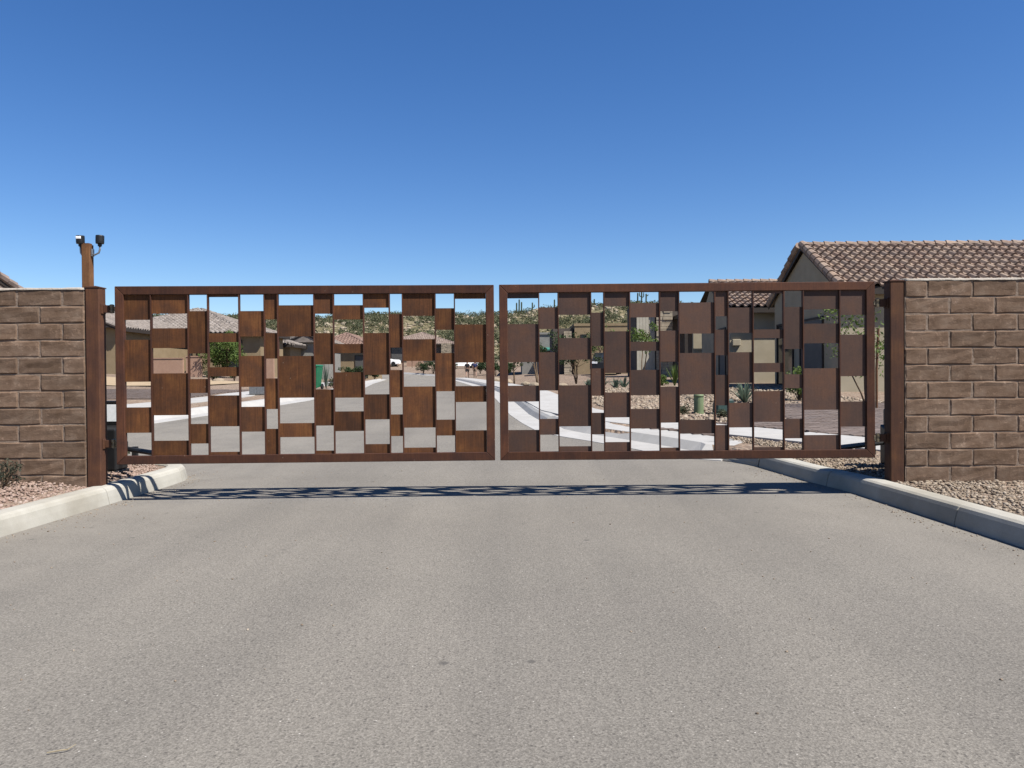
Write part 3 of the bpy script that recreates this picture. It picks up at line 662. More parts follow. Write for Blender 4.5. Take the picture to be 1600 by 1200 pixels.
def hip_roof(parent, x0, x1, y0, y1, ze, pitch, mat, oh=.4, gable=None):
    """hip roof with ridge along the long side; local coords; gable=None|'front'|'sides'"""
    X0, X1, Y0, Y1 = x0-oh, x1+oh, y0-oh, y1+oh; wx, wy = X1-X0, Y1-Y0
    root = MB(); ze2 = ze
    if gable == 'front': rx = (X0+X1)/2; A, B = Vector((rx, Y0, 0)), Vector((rx, Y1, 0)); hgt = wx/2*pitch
    elif gable == 'sides': ry = (Y0+Y1)/2; A, B = Vector((X0, ry, 0)), Vector((X1, ry, 0)); hgt = wy/2*pitch
    elif wx >= wy: ry = (Y0+Y1)/2; A, B = Vector((X0+wy/2, ry, 0)), Vector((X1-wy/2, ry, 0)); hgt = wy/2*pitch
    else: rx = (X0+X1)/2; A, B = Vector((rx, Y0+wx/2, 0)), Vector((rx, Y1-wx/2, 0)); hgt = wx/2*pitch
    A.z = B.z = ze + hgt; c = [Vector((X0,Y0,ze)), Vector((X1,Y0,ze)), Vector((X1,Y1,ze)), Vector((X0,Y1,ze))]
    if (B-A).length < .3: B = A.copy()
    along_x = abs(B.y-A.y) < 1e-6 and gable != 'front' and (gable == 'sides' or wx >= wy)
    fr, rt, bk, lf = ([c[0],c[1],B,A], [c[1],c[2],B], [c[2],c[3],A,B], [c[3],c[0],A]) if along_x else ([c[0],c[1],A], [c[1],c[2],B,A], [c[2],c[3],B], [c[3],c[0],A,B])
    rf = MB()
    for q in (fr, rt, bk, lf): rf.add(q, [tuple(range(len(q)))])
    rf.add([p - Vector((0,0,.02)) for p in c], [(0,3,2,1)])
    ro = rf.build('roof', mat, parent)
    fb = MB()
    for p, q in zip(c, c[1:]+c[:1]):
        if gable == 'front' and abs(p.y-q.y) < 1e-6: continue
        if gable == 'sides' and abs(p.x-q.x) < 1e-6: continue
        d = (q-p).normalized(); nn = Vector((d.y, -d.x, 0)); fb.hexa([p+nn*.03+Vector((0,0,-.2)), q+nn*.03+Vector((0,0,-.2)), q-nn*.001+Vector((0,0,-.2)), p-nn*.001+Vector((0,0,-.2)),
                p+nn*.03+Vector((0,0,.0)), q+nn*.03+Vector((0,0,.0)), q-nn*.001, p-nn*.001])
    if gable:
        ends = ([(c[0], A, c[1]), (c[3], B, c[2])] if gable == 'front' else [(c[0], A, c[3]), (c[1], B, c[2])])
        for e0, ap_, e1 in ends:
            for p, q in ((e0, ap_), (e1, ap_)):
                off = Vector((0, -.03 if p.y < (Y0+Y1)/2 else .03, 0)) if gable == 'front' else Vector((-.03 if p.x < (X0+X1)/2 else .03, 0, 0))
                dz = Vector((0, 0, -.2)); fb.hexa([p+off+dz, q+off+dz, q+dz, p+dz, p+off, q+off, q, p])
    fb.build('fascia', M['fascia'], ro)
    for q in (fr, rt, lf):
        if gable == 'front' and q is fr or gable == 'sides' and q in (rt, lf): continue
        e = (q[1]-q[0]); u = e.normalized(); o = q[0]; v = None
        top = q[2]; t = (top-o); v = (t - u*t.dot(u)).normalized()
        tile_slope('roof_tiles', o, u, v, [((p-o).dot(u), (p-o).dot(v)) for p in q], mat, ro, n=4)
    lines = [(A, B)] if (B-A).length > .5 else []
    if not gable: lines += [(c[0], A), (c[1], B if along_x else A), (c[2], B), (c[3], A if along_x else B)]
    else: lines += [(e, a) for e, a in ((c[0], A), (c[1], B if gable == 'sides' else A), (c[3], A if gable == 'sides' else B), (c[2], B))]
    for p, q in lines: cap_tiles('cap_tiles', p, q, mat, ro)
    return ro
def gable_wall(parent, x0, x1, y, ze, pitch, oh, mat, t=.2):
    h = ((x1-x0)/2+oh)*pitch - .12
    MB().prism([(x0, ze-.02), (x1, ze-.02), ((x0+x1)/2, ze + h)], (y, y+t), 'y').build('gable', mat, parent)
def opening(parent, name, face, u, z0, wd, h, plane, mat='glass', fm='fascia'):
    """window or door on a wall face: 'front' (plane=y) or 'right'/'left' (plane=x)"""
    fr, pn = MB(), MB(); t = .06
    def bx(b, a0, a1, d0, d1, c0, c1):
        if face == 'front': b.box(a0, a1, plane-d1, plane-d0, c0, c1)
        elif face == 'left': b.box(plane-d1, plane-d0, a0, a1, c0, c1)
        else: b.box(plane+d0, plane+d1, a0, a1, c0, c1)
    bx(pn, u+t, u+wd-t, .002, .02, z0+t, z0+h-t)
    for a0, a1, c0, c1 in ((u, u+t, z0, z0+h), (u+wd-t, u+wd, z0, z0+h), (u+t, u+wd-t, z0, z0+t), (u+t, u+wd-t, z0+h-t, z0+h)): bx(fr, a0, a1, .002, .05, c0, c1)
    f = fr.build(name, M[fm], parent); pn.build('pane' if mat == 'glass' else 'leaf_panel', M[mat], f); return f
def garage(parent, u, wd, h, plane, rows=4):
    g = MB().box(u-.08, u, plane-.06, plane-.002, 0, h+.08).box(u+wd, u+wd+.08, plane-.06, plane-.002, 0, h+.08).box(u, u+wd, plane-.06, plane-.002, h, h+.08).build('garage_door', M['fascia'], parent)
    for i in range(rows): MB().box(u+.004, u+wd-.004, plane-.03, plane-.003, i*h/rows+.008, (i+1)*h/rows-.008).build('door_panel', M['doorgrey'], g)
def house(label, x0, x1, y0, y1, wall_h, wm, rm, pitch=.38, gable=None, oh=.4, zb=None, name='house', fr=(), ridge_off=0):
    cx = (x0+x1)/2; zb = zl(cx, y0) if zb is None else zb
    root = empty(name, (cx, y0, zb), 0, label, 'house', None)
    a, b, d = x0-cx, x1-cx, y1-y0
    MB().box(a, b, 0, d, -.6, wall_h).build('wall', M[wm], root)
    if rm: hip_roof(root, a, b, 0, d, wall_h+.02, pitch, M[rm], oh, gable)
    if gable == 'front': gable_wall(root, a, b, 0, wall_h, pitch, oh, M[wm])
    if gable == 'sides':
        h = (d/2+oh)*pitch - .12
        for x in (a, b-.2): MB().prism([(0, wall_h-.02), (d, wall_h-.02), (d/2, wall_h+h)], (x, x+.2), 'x').build('gable', M[wm], root)
    return root

# near right house: individually laid tiles
H1 = empty('house', (9.55, 22.6, zl(10, 22.6)), 0, 'beige stucco house with large clay tile gable roof behind the right wall', 'house')
hz = H1.location.z
ZE, ZRG = 3.62 - hz, 5.27 - hz           # eave and ridge heights in house space
GX0, GX1 = 0.0, 9.0                       # gable wall x, right end
EY, RY, BY = -.32, 2.55, 5.75             # eave, ridge, back eave
MB().box(GX0, GX1, 0, 5.4, -.5, ZE+.05).build('wall', M['stucco_beige'], H1)
pt = (ZRG-ZE)/(RY-EY)
MB().prism([(0, ZE-.0), (5.4, ZE-.0), (5.4, ZE+(BY-5.4)*pt), (RY, ZRG-.16), (0, ZE+.3*pt-.06)], (GX0+.002, GX0+.2), 'x').build('gable', M['stucco_beige'], H1)
rf = MB(); e = .09
rf.add([(GX0-e, EY, ZE), (GX1+e, EY, ZE), (GX1+e, RY, ZRG), (GX0-e, RY, ZRG), (GX0-e, BY, ZE), (GX1+e, BY, ZE)], [(0,1,2,3), (3,2,5,4)])
rf.add([(GX0-e, EY, ZE-.05), (GX1+e, EY, ZE-.05), (GX1+e, RY, ZRG-.05), (GX0-e, RY, ZRG-.05), (GX0-e, BY, ZE-.05), (GX1+e, BY, ZE-.05)], [(3,2,1,0), (4,5,2,3)])
roof1 = rf.build('roof', M['fascia'], H1, fix=False)
fb = MB()
for ya, za, yb, zb in ((EY, ZE, RY, ZRG), (BY, ZE, RY, ZRG)):
    fb.hexa([(GX0-e-.03, ya, za-.13), (GX0-e, ya, za-.13), (GX0-e, yb, zb-.13), (GX0-e-.03, yb, zb-.13), (GX0-e-.03, ya, za), (GX0-e, ya, za), (GX0-e, yb, zb), (GX0-e-.03, yb, zb)])
fb.box(GX0-e, GX1+e, EY-.04, EY, ZE-.22, ZE-.005)
fb.build('fascia', M['fascia'], roof1)
def tile_mesh(W=.305, Lr=.37):
    pf = tile_profile(W, .092, 6); b = MB(); n = len(pf)
    for (du, h) in pf: b.v += [(du, -.04, h+.085), (du, Lr+.03, h+.006), (du, -.04, h+.022)]
    for i in range(n-1): b.f += [(3*i, 3*i+3, 3*i+4, 3*i+1), (3*i+2, 3*i+5, 3*i+3, 3*i)]
    return b.mesh('tile', M['tile'], fix=False)
TM = tile_mesh(); sl = math.hypot(RY-EY, ZRG-ZE); an = math.atan2(ZRG-ZE, RY-EY)
nrow_t = int(round(sl/.37)); ncol_t = int((GX1-GX0+2*e-.1)/.305); Lr = sl/nrow_t; cnt = 0
for r in range(nrow_t):
    for c in range(ncol_t):
        v = r*Lr; o = link('tile', TM, roof1, (GX0-e+.06+c*.305, EY + v*math.cos(an), ZE + v*math.sin(an) + .004), (an+rnd.uniform(-.012, .012), rnd.uniform(-.012, .012), rnd.uniform(-.012, .012))); cnt += 1
cap = MB().tube([(0,0,.01), (.40,0,-.012)], [.105, .085], 8).mesh('ridge_tile', M['tile'], fix=False)
rx = GX0-e
while rx < GX1: link('ridge_tile', cap, roof1, (rx, RY, ZRG+.05), (rnd.uniform(-.05, .05), 0, 0)); rx += .36
rake = MB().tube([(0,0,.012), (.42,0,-.014)], [.15, .125], 10).mesh('rake_tile', M['tile'], fix=False)
for i in range(nrow_t):
    link('rake_tile', rake, roof1, (GX0-e+.03, EY + i*Lr*math.cos(an), ZE + i*Lr*math.sin(an) + .06), (0, -an, math.pi/2)); 
    link('rake_tile', rake, roof1, (GX0-e+.03, BY - i*Lr*math.cos(an), ZE + i*Lr*math.sin(an) + .06), (0, -an, -math.pi/2))
opening(H1, 'door', 'left', 3.5, 0, 1.6, 2.3, GX0)  # near-black pane stands in for the deep shade of the entry
opening(H1, 'door', 'left', 1.0, 0, 1.9, 2.3, GX0, 'doorgrey')
MB().add([(GX0-.03,1.2,3.9),(GX0-.03,1.2,3.94),(GX0-.03,1.5,3.94),(GX0-.03,1.5,3.9),(GX0-.001,1.2,3.9),(GX0-.001,1.2,3.94),(GX0-.001,1.5,3.94),(GX0-.001,1.5,3.9)],[(0,1,2,3),(7,6,5,4),(0,4,5,1),(1,5,6,2),(2,6,7,3),(3,7,4,0)]).build('gable_ornament', M['blackmetal'], H1)
# rear wing of the same house
H2 = empty('house', (8.9, 29.7, zl(9, 29.7)), 0, 'lower beige stucco house wing with clay tile roof behind the gable', 'house')
z2 = H2.location.z; a, b2 = -.5, 2.6
MB().box(a, b2, 0, 4.4, -.5, 3.62-z2).build('wall', M['stucco_beige'], H2)
ez, rz_ = 3.66-z2, 4.98-z2
r2 = MB(); r2.add([(a-.08,-.35,ez),(b2,-.35,ez),(b2,2.8,rz_),(a-.08,2.8,rz_),(a-.08,5.9,ez),(b2,5.9,ez)], [(0,1,2,3),(3,2,5,4)]); r2.add([(a-.08,-.35,ez-.05),(b2,-.35,ez-.05),(b2,2.8,rz_-.05),(a-.08,2.8,rz_-.05)], [(3,2,1,0)])
roof2 = r2.build('roof', M['fascia'], H2, fix=False)
MB().hexa([(a-.11,-.35,ez-.22),(a-.08,-.35,ez-.22),(a-.08,2.8,rz_-.22),(a-.11,2.8,rz_-.22),(a-.11,-.35,ez),(a-.08,-.35,ez),(a-.08,2.8,rz_),(a-.11,2.8,rz_)]).box(a-.08, b2, -.39, -.35, ez-.2, ez-.005).build('fascia', M['fascia'], roof2)
MB().prism([(0, 3.6-z2), (4.4, 3.6-z2), (2.8, rz_-.15)], (a+.002, a+.2), 'x').build('gable', M['stucco_beige'], H2)
s2 = math.hypot(3.15, rz_-ez); an2 = math.atan2(rz_-ez, 3.15); n2 = int(round(s2/.37)); L2 = s2/n2
for r in range(n2):
    for c in range(int((b2-a+.1)/.305)):
        v = r*L2; link('tile', TM, roof2, (a-.06+c*.305, -.35+v*math.cos(an2), ez+v*math.sin(an2)+.004), (an2+rnd.uniform(-.012, .012), rnd.uniform(-.012, .012), rnd.uniform(-.012, .012)))
rx = a-.08
while rx < b2: link('ridge_tile', cap, roof2, (rx, 2.8, rz_+.05)); rx += .36
MB().box(-.42, -.1, -.1, -.002, 1.45, 1.7).build('ledge', M['stucco_beige'], H2, bevel=.02)
MB().box(-.4, .1, 6.4, 6.6, -.5, 3.0).build('rear_wall', M['stucco_beige'], H2)
opening(H2, 'door', 'left', .5, 0, 1.0, 2.2, a, 'doorgrey')

# stone and siding house
def stack_stone(parent, x0, x1, y0, y1, z0, z1, seed):
    r = random.Random(seed); z = z0; core = MB().box(x0+.05, x1-.05, y0+.05, y1-.05, z0, z1-.02).build('pillar', M['stucco_dark'], parent)
    while z < z1-.05:
        h = r.uniform(.09, .2); x = x0
        while x < x1-.05:
            wd = min(r.uniform(.25, .6), x1-x); p = r.uniform(0, .06)
            MB().box(x+.008, x+wd-.008, y0-p, y0+.12, z+.008, min(z+h, z1)-.008).build('stone', M['rock'], core); x += wd
        z += h
H3 = house('modern house with pale vertical siding and stacked stone pillar', 6.75, 13.05, 42, 45, 3.75, 'stucco_dark', None)
MB().box(-3.15, 3.15, .02, 3.05, 3.75, 3.95).build('flat_roof', M['fascia'], H3)
for i in range(6): MB().box(-3.1+i*.165, -2.945+i*.165, -.1, -.002, 0, 3.7).build('siding_board', M['siding'], H3)
stack_stone(H3, -2.08, -1.2, -.3, .3, 0, 3.9, 5)
opening(H3, 'window', 'front', 1.4, .8, 1.2, 1.4, 0)
MB().box(-1.1, 3.2, -2.6, -.02, 3.1, 3.3).build('porch_roof', M['fascia'], H3)
for x in (-1.05, 3.0): MB().box(x, x+.16, -2.55, -2.39, 0, 3.1).build('porch_post', M['fascia'], H3)
# tan cubic house
H4 = house('tan stucco house with flat parapet and stone pier', 4.9, 9.6, 60, 68, 3.75, 'stucco_tan', None)
MB().box(-2.4, 2.4, -.05, 8.05, 3.75, 3.95).build('parapet', M['stucco_tan'], H4)
opening(H4, 'window', 'front', -1.9, 2.2, .5, .9, 0)
opening(H4, 'window', 'front', .6, .9, 1.2, 1.3, 0)
MB().box(-4.0, -2.42, .4, 6, -.5, 3.6).build('entry_block', M['stucco_dark'], H4)
stack_stone(H4, -3.2, -2.6, -.2, .38, 0, 3.4, 9)
# grey stucco house with dark porch
H5 = house('pale grey stucco house with flat roof and dark porch', 1.0, 9.0, 76, 86, 3.9, 'stucco_grey', None)
MB().box(-4.1, 4.1, -.1, 10.1, 3.9, 4.1).build('flat_roof', M['stucco_grey'], H5)
MB().box(-.7, 3.6, -3.0, -.02, 2.9, 3.12).build('porch_roof', M['fascia'], H5)
for x in (-.6, 3.4): MB().box(x, x+.2, -2.95, -2.75, 0, 2.9).build('porch_post', M['fascia'], H5)
MB().prism([(-.02, 2.5), (-.02, 2.62), (-1.2, 2.42), (-1.2, 2.3)], (-2.0, -.75), 'x').build('awning', M['teal'], H5)
opening(H5, 'door', 'front', -1.7, 0, 1.1, 2.2, 0, 'doorgrey'); opening(H5, 'window', 'front', .4, .6, 2.4, 1.7, 0)
# left houses
L0 = house('house with dark tiled gable peeking over the left block wall', -22, -13.7, 15.3, 22.7, 2.55, 'stucco_beige', 'tile_f', .34, 'sides', .3)
L1 = house('tan stucco house with frontal tiled gable beside the gate post', -30, -22.6, 44, 54, 2.7, 'stucco_tan', 'tile_g', .4, 'front', zb=1.35)
garage(L1, -1.5, 3.6, 2.0, 0)
L2 = house('tan stucco house under a large grey pyramid tile roof', -28.9, -19.6, 55.5, 64.5, 2.85, 'stucco_tan', 'tile_g', .39, None, .4, zb=1.75)
opening(L2, 'window', 'front', 1.6, .7, 1.5, 1.4, 0); opening(L2, 'window', 'front', -2.4, 1.2, .5, 1.0, 0); opening(L2, 'door', 'front', .3, 0, 1.0, 2.1, 0, 'doorgrey')
L2b = house('low tan stucco house with grey tile hip roof and arched entry', -20.6, -16.6, 51, 56, 2.45, 'stucco_tan', 'tile_g', .36, None, .4, zb=1.65)
opening(L2b, 'door', 'front', -.2, 0, 1.0, 2.0, 0, 'glass')
L3 = house('grey stucco house with steep front gable and brown tile roof', -17.35, -14.65, 60, 66, 2.75, 'stucco_grey', 'tile_g', .46, 'front', .3)
opening(L3, 'window', 'front', -.2, 2.75, .4, .4, 0)
L3b = house('tan stucco house with low tile roof beside the grey gable', -19.4, -16.3, 56.8, 59.7, 2.3, 'stucco_tan', 'tile_g', .36, None, .35)
L4 = house('stucco house with red-brown hip tile roof beyond the green bin', -17.6, -13.3, 70, 79, 3.0, 'stucco_tan', 'tile_r', .46, None, .45)
opening(L4, 'door', 'front', 1.2, 0, 1.2, 2.1, 0, 'doorgrey'); opening(L4, 'window', 'front', -1.8, .8, 1.4, 1.2, 0)
L5 = house('long low house with pale tile roof and dark stone-piered garage', -20.6, -9.0, 122, 136, 2.6, 'stucco_dark', 'tile_f', .34, None, .5, zb=3.7)
stack_stone(L5, 3.7, 5.3, -.6, -.02, 0, 2.7, 3); garage(L5, -4.2, 3.0, 2.2, 0)

# salmon yard walls
def yard_wall(x0, x1, y, z0, z1, label):
    o = empty('yard_wall', (x0, y, z0), 0, label, 'wall'); w_ = x1-x0
    MB().box(0, w_, 0, .2, -.4, z1-z0-.06).build('wall_panel', M['stucco_pink'], o); MB().box(-.02, w_+.02, -.03, .23, z1-z0-.06, z1-z0).build('coping', M['stucco_pink'], o)
yard_wall(-21.6, -19.2, 45, 1.15, 2.35, 'salmon stucco yard wall before the pyramid-roofed house')
yard_wall(-19.1, -18.2, 45.2, 1.15, 2.45, 'short salmon stucco pier before the pyramid-roofed house')
yard_wall(-14.9, -14.0, 45.3, 1.1, 2.4, 'narrow salmon stucco wall piece left of the green bin')
yard_wall(-15.9, -13.4, 116.5, 2.9, 4.1, 'far salmon yard wall before the long low house')

# ------------------------------------------------------------------ hill
SK = [(-400, 15), (-117, 19.0), (-78, 18.3), (-55, 17.9), (-38, 18.6), (-12, 18.2), (-1, 18.6), (4, 19.0), (8, 19.9), (25, 20.9), (37, 21.5), (48, 20.9), (64, 19.2), (120, 17), (400, 14)]
def crest(X): return float(np.interp(X, [a for a, _ in SK], [b for _, b in SK]))
from mathutils import noise as mnoise
def hz_(X, Y):
    t = min(1, max(0, (Y-118)/102.)); s = t*t*(3-2*t)*.55 + t*.45
    z = 2.2 + (crest(X*220./max(Y, 120.))-2.2)*s
    if Y > 220: z -= (Y-220)*.08
    return z + mnoise.noise(Vector((X*.06, Y*.06, 0)))*.7*min(1, (1-t)*3)*min(1, t*3) + mnoise.noise(Vector((X*.25, Y*.25, 3)))*.25*min(1, t*3)
b = MB(); gx = list(np.arange(-220, 221, 4)); gy = list(np.arange(112, 330, 4))
for Y in gy:
    for X in gx: b.v.append((X, Y, hz_(X, Y) - (.3 if Y == 112 else 0)))
for j in range(len(gy)-1):
    for i in range(len(gx)-1): a = j*len(gx)+i; b.f.append((a, a+1, a+1+len(gx), a+len(gx)))
tag(b.build('hill', M['hill'], smooth=True, fix=False), kind='structure')
def leaf_cloud(name, centres, radii, per, size, mat, parent=None, squash=.8):
    """leaf-sized quads spread through clump volumes"""
    C = np.repeat(np.array(centres, float), per, 0); Rr = np.repeat(np.array(radii, float), per)[:, None]
    n = len(C); d = nr.normal(size=(n, 3)); d /= np.linalg.norm(d, axis=1)[:, None]; r = nr.uniform(.3, 1, (n, 1))**.5
    P = C + d*r*Rr*np.array([1, 1, squash])
    a = nr.normal(size=(n, 3)); a /= np.linalg.norm(a, axis=1)[:, None]; t = nr.normal(size=(n, 3)); b_ = np.cross(a, t); b_ /= np.linalg.norm(b_, axis=1)[:, None]
    s = nr.uniform(.6, 1.3, (n, 1))*np.repeat(np.broadcast_to(np.asarray(size, float), (len(centres),)), per)[:, None]
    V = np.stack([P - a*s, P + b_*s*.45, P + a*s, P - b_*s*.45], 1).reshape(-1, 3)
    F = np.arange(4*n).reshape(-1, 4)
    return link(name, np_mesh(name, V, F, mat), parent)
cs, rs = [], []
while len(cs) < 5200:
    Y = nr.uniform(122, 232); px = nr.uniform(-.62, .30); X = px*Y
    z = hz_(X, Y); r = nr.uniform(.5, 1.25)*(1.35 if nr.rand() < .12 else 1)
    if mnoise.noise(Vector((X*.07, Y*.07, 7))) < 0 and nr.rand() < .72: continue
    cs.append((X, Y, z + r*.5)); rs.append(r)
o = leaf_cloud('hill_scrub', cs, rs, 48, .21, M['leaf_desert'], squash=.75); tag(o, 'green desert scrub scattered over the rocky hillside', 'shrubs', kind='stuff')
pts = []
while len(pts) < 2300:
    Y = nr.uniform(120, 222); X = nr.uniform(-.62, .3)*Y
    if mnoise.noise(Vector((X*.045+9, Y*.045, 2))) < -.05 and nr.rand() < .75: continue
    pts.append((X, Y, hz_(X, Y)))
o = stones('hill_rocks', pts, .25, .85, M['rock'], .75); tag(o, 'pale boulders strewn over the hillside', 'rocks')
def saguaro(X, Y, h, arms, label):
    root = empty('saguaro_cactus', (X, Y, hz_(X, Y) - .3), 0, label, 'cactus', 'saguaros along the ridge')
    def column(pts, r):
        b = MB(); n = 14; P = [Vector(p) for p in pts]; b.tube(P, [r*.85] + [r]*(len(P)-2) + [r*.35], n)
        nv = len(P)*n
        for i in range(nv):
            if (i % n) % 2: c = P[i//n]; v = Vector(b.v[i]); b.v[i] = tuple(c + (v-c)*.8)
        return b
    column([(0,0,0), (0,0,h*.4), (.03,0,h*.8), (.03,0,h*.95), (.03,0,h)], .21).build('trunk', M['cactus'], root)
    for (s, z, u) in arms: column([(0,0,h*z), (s*.45,0,h*z+.05), (s*.6,0,h*z+.3), (s*.6,0,h*z+u*h*.6), (s*.6,0,h*z+u*h)], .15).build('arm', M['cactus'], root)
SL = ['slender saguaro, shortest of the ridge trio above the grey house', 'tallest saguaro of the ridge trio above the grey house', 'saguaro at the right of the ridge trio above the grey house',
      'stubby saguaro among ridge shrubs right of the trio', 'lone slender saguaro on the ridge above the tan cubic house', 'short saguaro on the ridge above the sloping bank',
      'thin armless saguaro beside the armed one on the ridge', 'saguaro with two raised arms on the ridge', 'saguaro with a knobbly top on the highest ridge']
for (x, y, h, ar), lb in zip([(1.45, 219, 3.6, []), (2.2, 220, 4.5, []), (2.85, 219, 3.7, []), (5.95, 220, 2.9, [(1, .5, .3)]), (12.2, 219, 3.0, []), (23.5, 219, 2.4, []),
        (36.0, 220, 3.5, []), (36.95, 219, 4.2, [(-1, .55, .3), (1, .5, .35)]), (38.4, 220, 3.3, [(1, .8, .12)])], SL): saguaro(x, y, h, ar, lb)

# ------------------------------------------------------------------ plants
def tree(name, X, Y, h, crown_r, n_cl, per, leaf, lmat, label, trunks=1, trunk_r=.04, cat='tree', zb=None, cz=.62, bare=False, seed=1, group=None, squash=.8):
    r = random.Random(seed); z = zl(X, Y) if zb is None else zb
    root = empty(name, (X, Y, z-.02), 0, label, cat, group); b = MB(); tips = []
    for t in range(trunks):
        a = r.uniform(0, 6.28); lean = r.uniform(.05, .25)*h*(trunks > 1); p = [(0, 0, 0)]
        for k in range(1, 5): q = k/4; p.append((math.cos(a)*lean*q + r.uniform(-.03, .03)*h*.3, math.sin(a)*lean*q + r.uniform(-.03, .03)*h*.3, h*.62*q))
        b.tube(p, [trunk_r*(1-.16*k) for k in range(5)], 7)
        for j in range(5):
            s = p[r.choice([2, 3, 4])]; d = Vector((r.uniform(-1, 1), r.uniform(-1, 1), r.uniform(.3, 1.1))).normalized()*crown_r*r.uniform(.6, 1.1); e = Vector(s)+d
            b.tube([s, Vector(s)+d*.5+Vector((0, 0, .04*h)), e], [trunk_r*.4, trunk_r*.25, trunk_r*.1], 5); tips.append(e)
    b.build('trunk', M['bark'], root, smooth=True)
    cen = []; rad = []
    for k in range(n_cl):
        e = tips[k % len(tips)] if k < len(tips)*2 else Vector((r.gauss(0, .45)*crown_r, r.gauss(0, .45)*crown_r, h*cz + r.uniform(-.5, .6)*crown_r))
        cen.append(tuple(e + Vector((r.uniform(-.2, .2), r.uniform(-.2, .2), r.uniform(-.15, .2)))*crown_r)); rad.append(crown_r*r.uniform(.2, .42))
    leaf_cloud('crown', cen, rad, per, leaf, M[lmat], root, squash); return root
def shrub(X, Y, r, h, lmat, label, n=14, per=45, leaf=.05, seed=1, zb=None, group=None):
    q = random.Random(seed); z = zl(X, Y) if zb is None else zb
    root = empty('shrub', (X, Y, z-.02), 0, label, 'shrub', group); b = MB(); cen = []; rad = []
    for k in range(n):
        a = q.uniform(0, 6.28); d = r*q.uniform(.1, .8); t = q.uniform(.35, .9)
        e = (math.cos(a)*d, math.sin(a)*d, h*t); b.tube([(0, 0, 0), (e[0]*.4, e[1]*.4, e[2]*.6), e], [.012, .009, .004], 5); cen.append(e); rad.append(r*q.uniform(.22, .42))
    b.build('stems', M['bark'], root); leaf_cloud('foliage', cen, rad, per, leaf, M[lmat], root); return root
def blades(name, X, Y, n, L, wd, mat, label, cat, spread=.8, seed=1, group=None, zb=None):
    q = random.Random(seed); z = zl(X, Y) if zb is None else zb; root = empty(name, (X, Y, z-.02), 0, label, cat, group)
    for k in range(n):
        a = k*2.4 + q.uniform(-.3, .3); t = spread*(.15 + .85*q.random()); l = L*q.uniform(.75, 1.1); b = MB(); rr = []
        for i in range(5):
            s = i/4; ww = wd*(1-s**2.2)*(.6+.8*min(1, s*2))*.5+.001; o = l*s*math.sin(t)*(.7+.3*s); zz = l*s*math.cos(t)
            c = Vector((math.cos(a)*o, math.sin(a)*o, zz)); sd_ = Vector((-math.sin(a), math.cos(a), 0))*ww
            rr.append([c-sd_, c+Vector((0, 0, -.25*ww)), c+sd_])
        for i in range(4):
            for j in range(2): b.add([rr[i][j], rr[i][j+1], rr[i+1][j+1], rr[i+1][j]], [(0, 1, 2, 3)])
        b.build('leaf_blade', M[mat], root, fix=False)
    return root
tree('palo_verde_sapling', 7.55, 16.4, 2.3, .9, 34, 26, .045, 'leaf_pv', 'staked sparse green sapling behind the right gate post', 2, .022, seed=3, cz=.5)
o = empty('tree_stake', (7.66, 16.2, zl(7.66, 16.2)-.05), 0, 'slim brown stake beside the sapling behind the right post', 'stake')
MB().tube([(0,0,0), (0,0,.9), (.04,0,1.75)], [.028, .027, .025], 8).build('pole', M['stake'], o)
MB().tube([(-.1,.19,1.2), (0,.02,1.22), (.04,0,1.22)], .006, 5).build('tie', M['black'], o)
blades('agave', 5.55, 18.4, 34, .62, .05, 'agave', 'spiky grey-green agave before the beige stucco wing', 'agave', 1.05, 4)
shrub(7.0, 18.8, .42, .85, 'leaf_pv', 'feathery green shrub beside the near house wall', 22, 50, .035, 5)
blades('desert_spoon', 5.8, 27.5, 60, .8, .02, 'leaf_pv', 'upright bright green grassy plant before the stone pillar house', 'plant', .55, 6)
shrub(5.2, 26.6, .35, .45, 'leaf_pv', 'low green shrub at the foot of the grassy plant', 14, 50, .035, 7)
tree('young_tree', 5.75, 34, 2.9, .75, 26, 60, .05, 'leaf_pv', 'young leafy tree before the pale siding wall', 2, .035, seed=8, cz=.6)
tree('shade_tree', 2.75, 33, 2.4, .85, 30, 60, .05, 'leaf_d', 'dark bushy tree before the tan cubic house', 4, .03, seed=9, cz=.5)
tree('yellow_palo_verde', 6.2, 52, 3.4, 1.15, 34, 70, .06, 'leaf_pv', 'yellow-green palo verde tree against the tan cubic house', 3, .05, seed=10)
tree('young_tree', .1, 36, 2.0, .45, 14, 40, .045, 'leaf_g', 'thin pale-trunked tree beside the far sidewalk', 1, .045, seed=12)
tree('young_tree', 1.2, 36.5, 2.3, .6, 20, 50, .05, 'leaf_d', 'darker leafy young tree before the grey porch house', 2, .05, seed=13)
for i, (x, y, s) in enumerate([(3.1, 26.5, .5), (3.5, 26, .42), (3.9, 26.8, .5), (2.7, 27.2, .4)]):
    blades('agave', x, y, 18, s, .06, 'agave', 'agave rosette in the row below the dark bushy tree', 'agave', 1.0, 20+i, 'agaves below the dark bushy tree')
shrub(3.35, 15.3, .22, .2, 'leaf_g', 'low dry shrub at the foot of the sage green pedestal', 14, 40, .025, 30)
shrub(3.95, 14.6, .2, .16, 'leaf_g', 'low dry tuft before the dark green utility box', 12, 40, .022, 31)
tree('palo_verde_tree', -17.1, 46, 2.3, 1.2, 70, 130, .06, 'leaf_pv', 'bright green bushy palo verde before the pyramid-roofed house', 4, .05, seed=14, zb=1.35, cz=.5)
shrub(-15.7, 40.5, .5, .6, 'leaf_g', 'grey-green round shrub in the sandy yard', 16, 60, .05, 15)
shrub(-14.6, 40.6, .4, .8, 'leaf_d', 'dark shrub beside the round grey one', 14, 50, .05, 16)
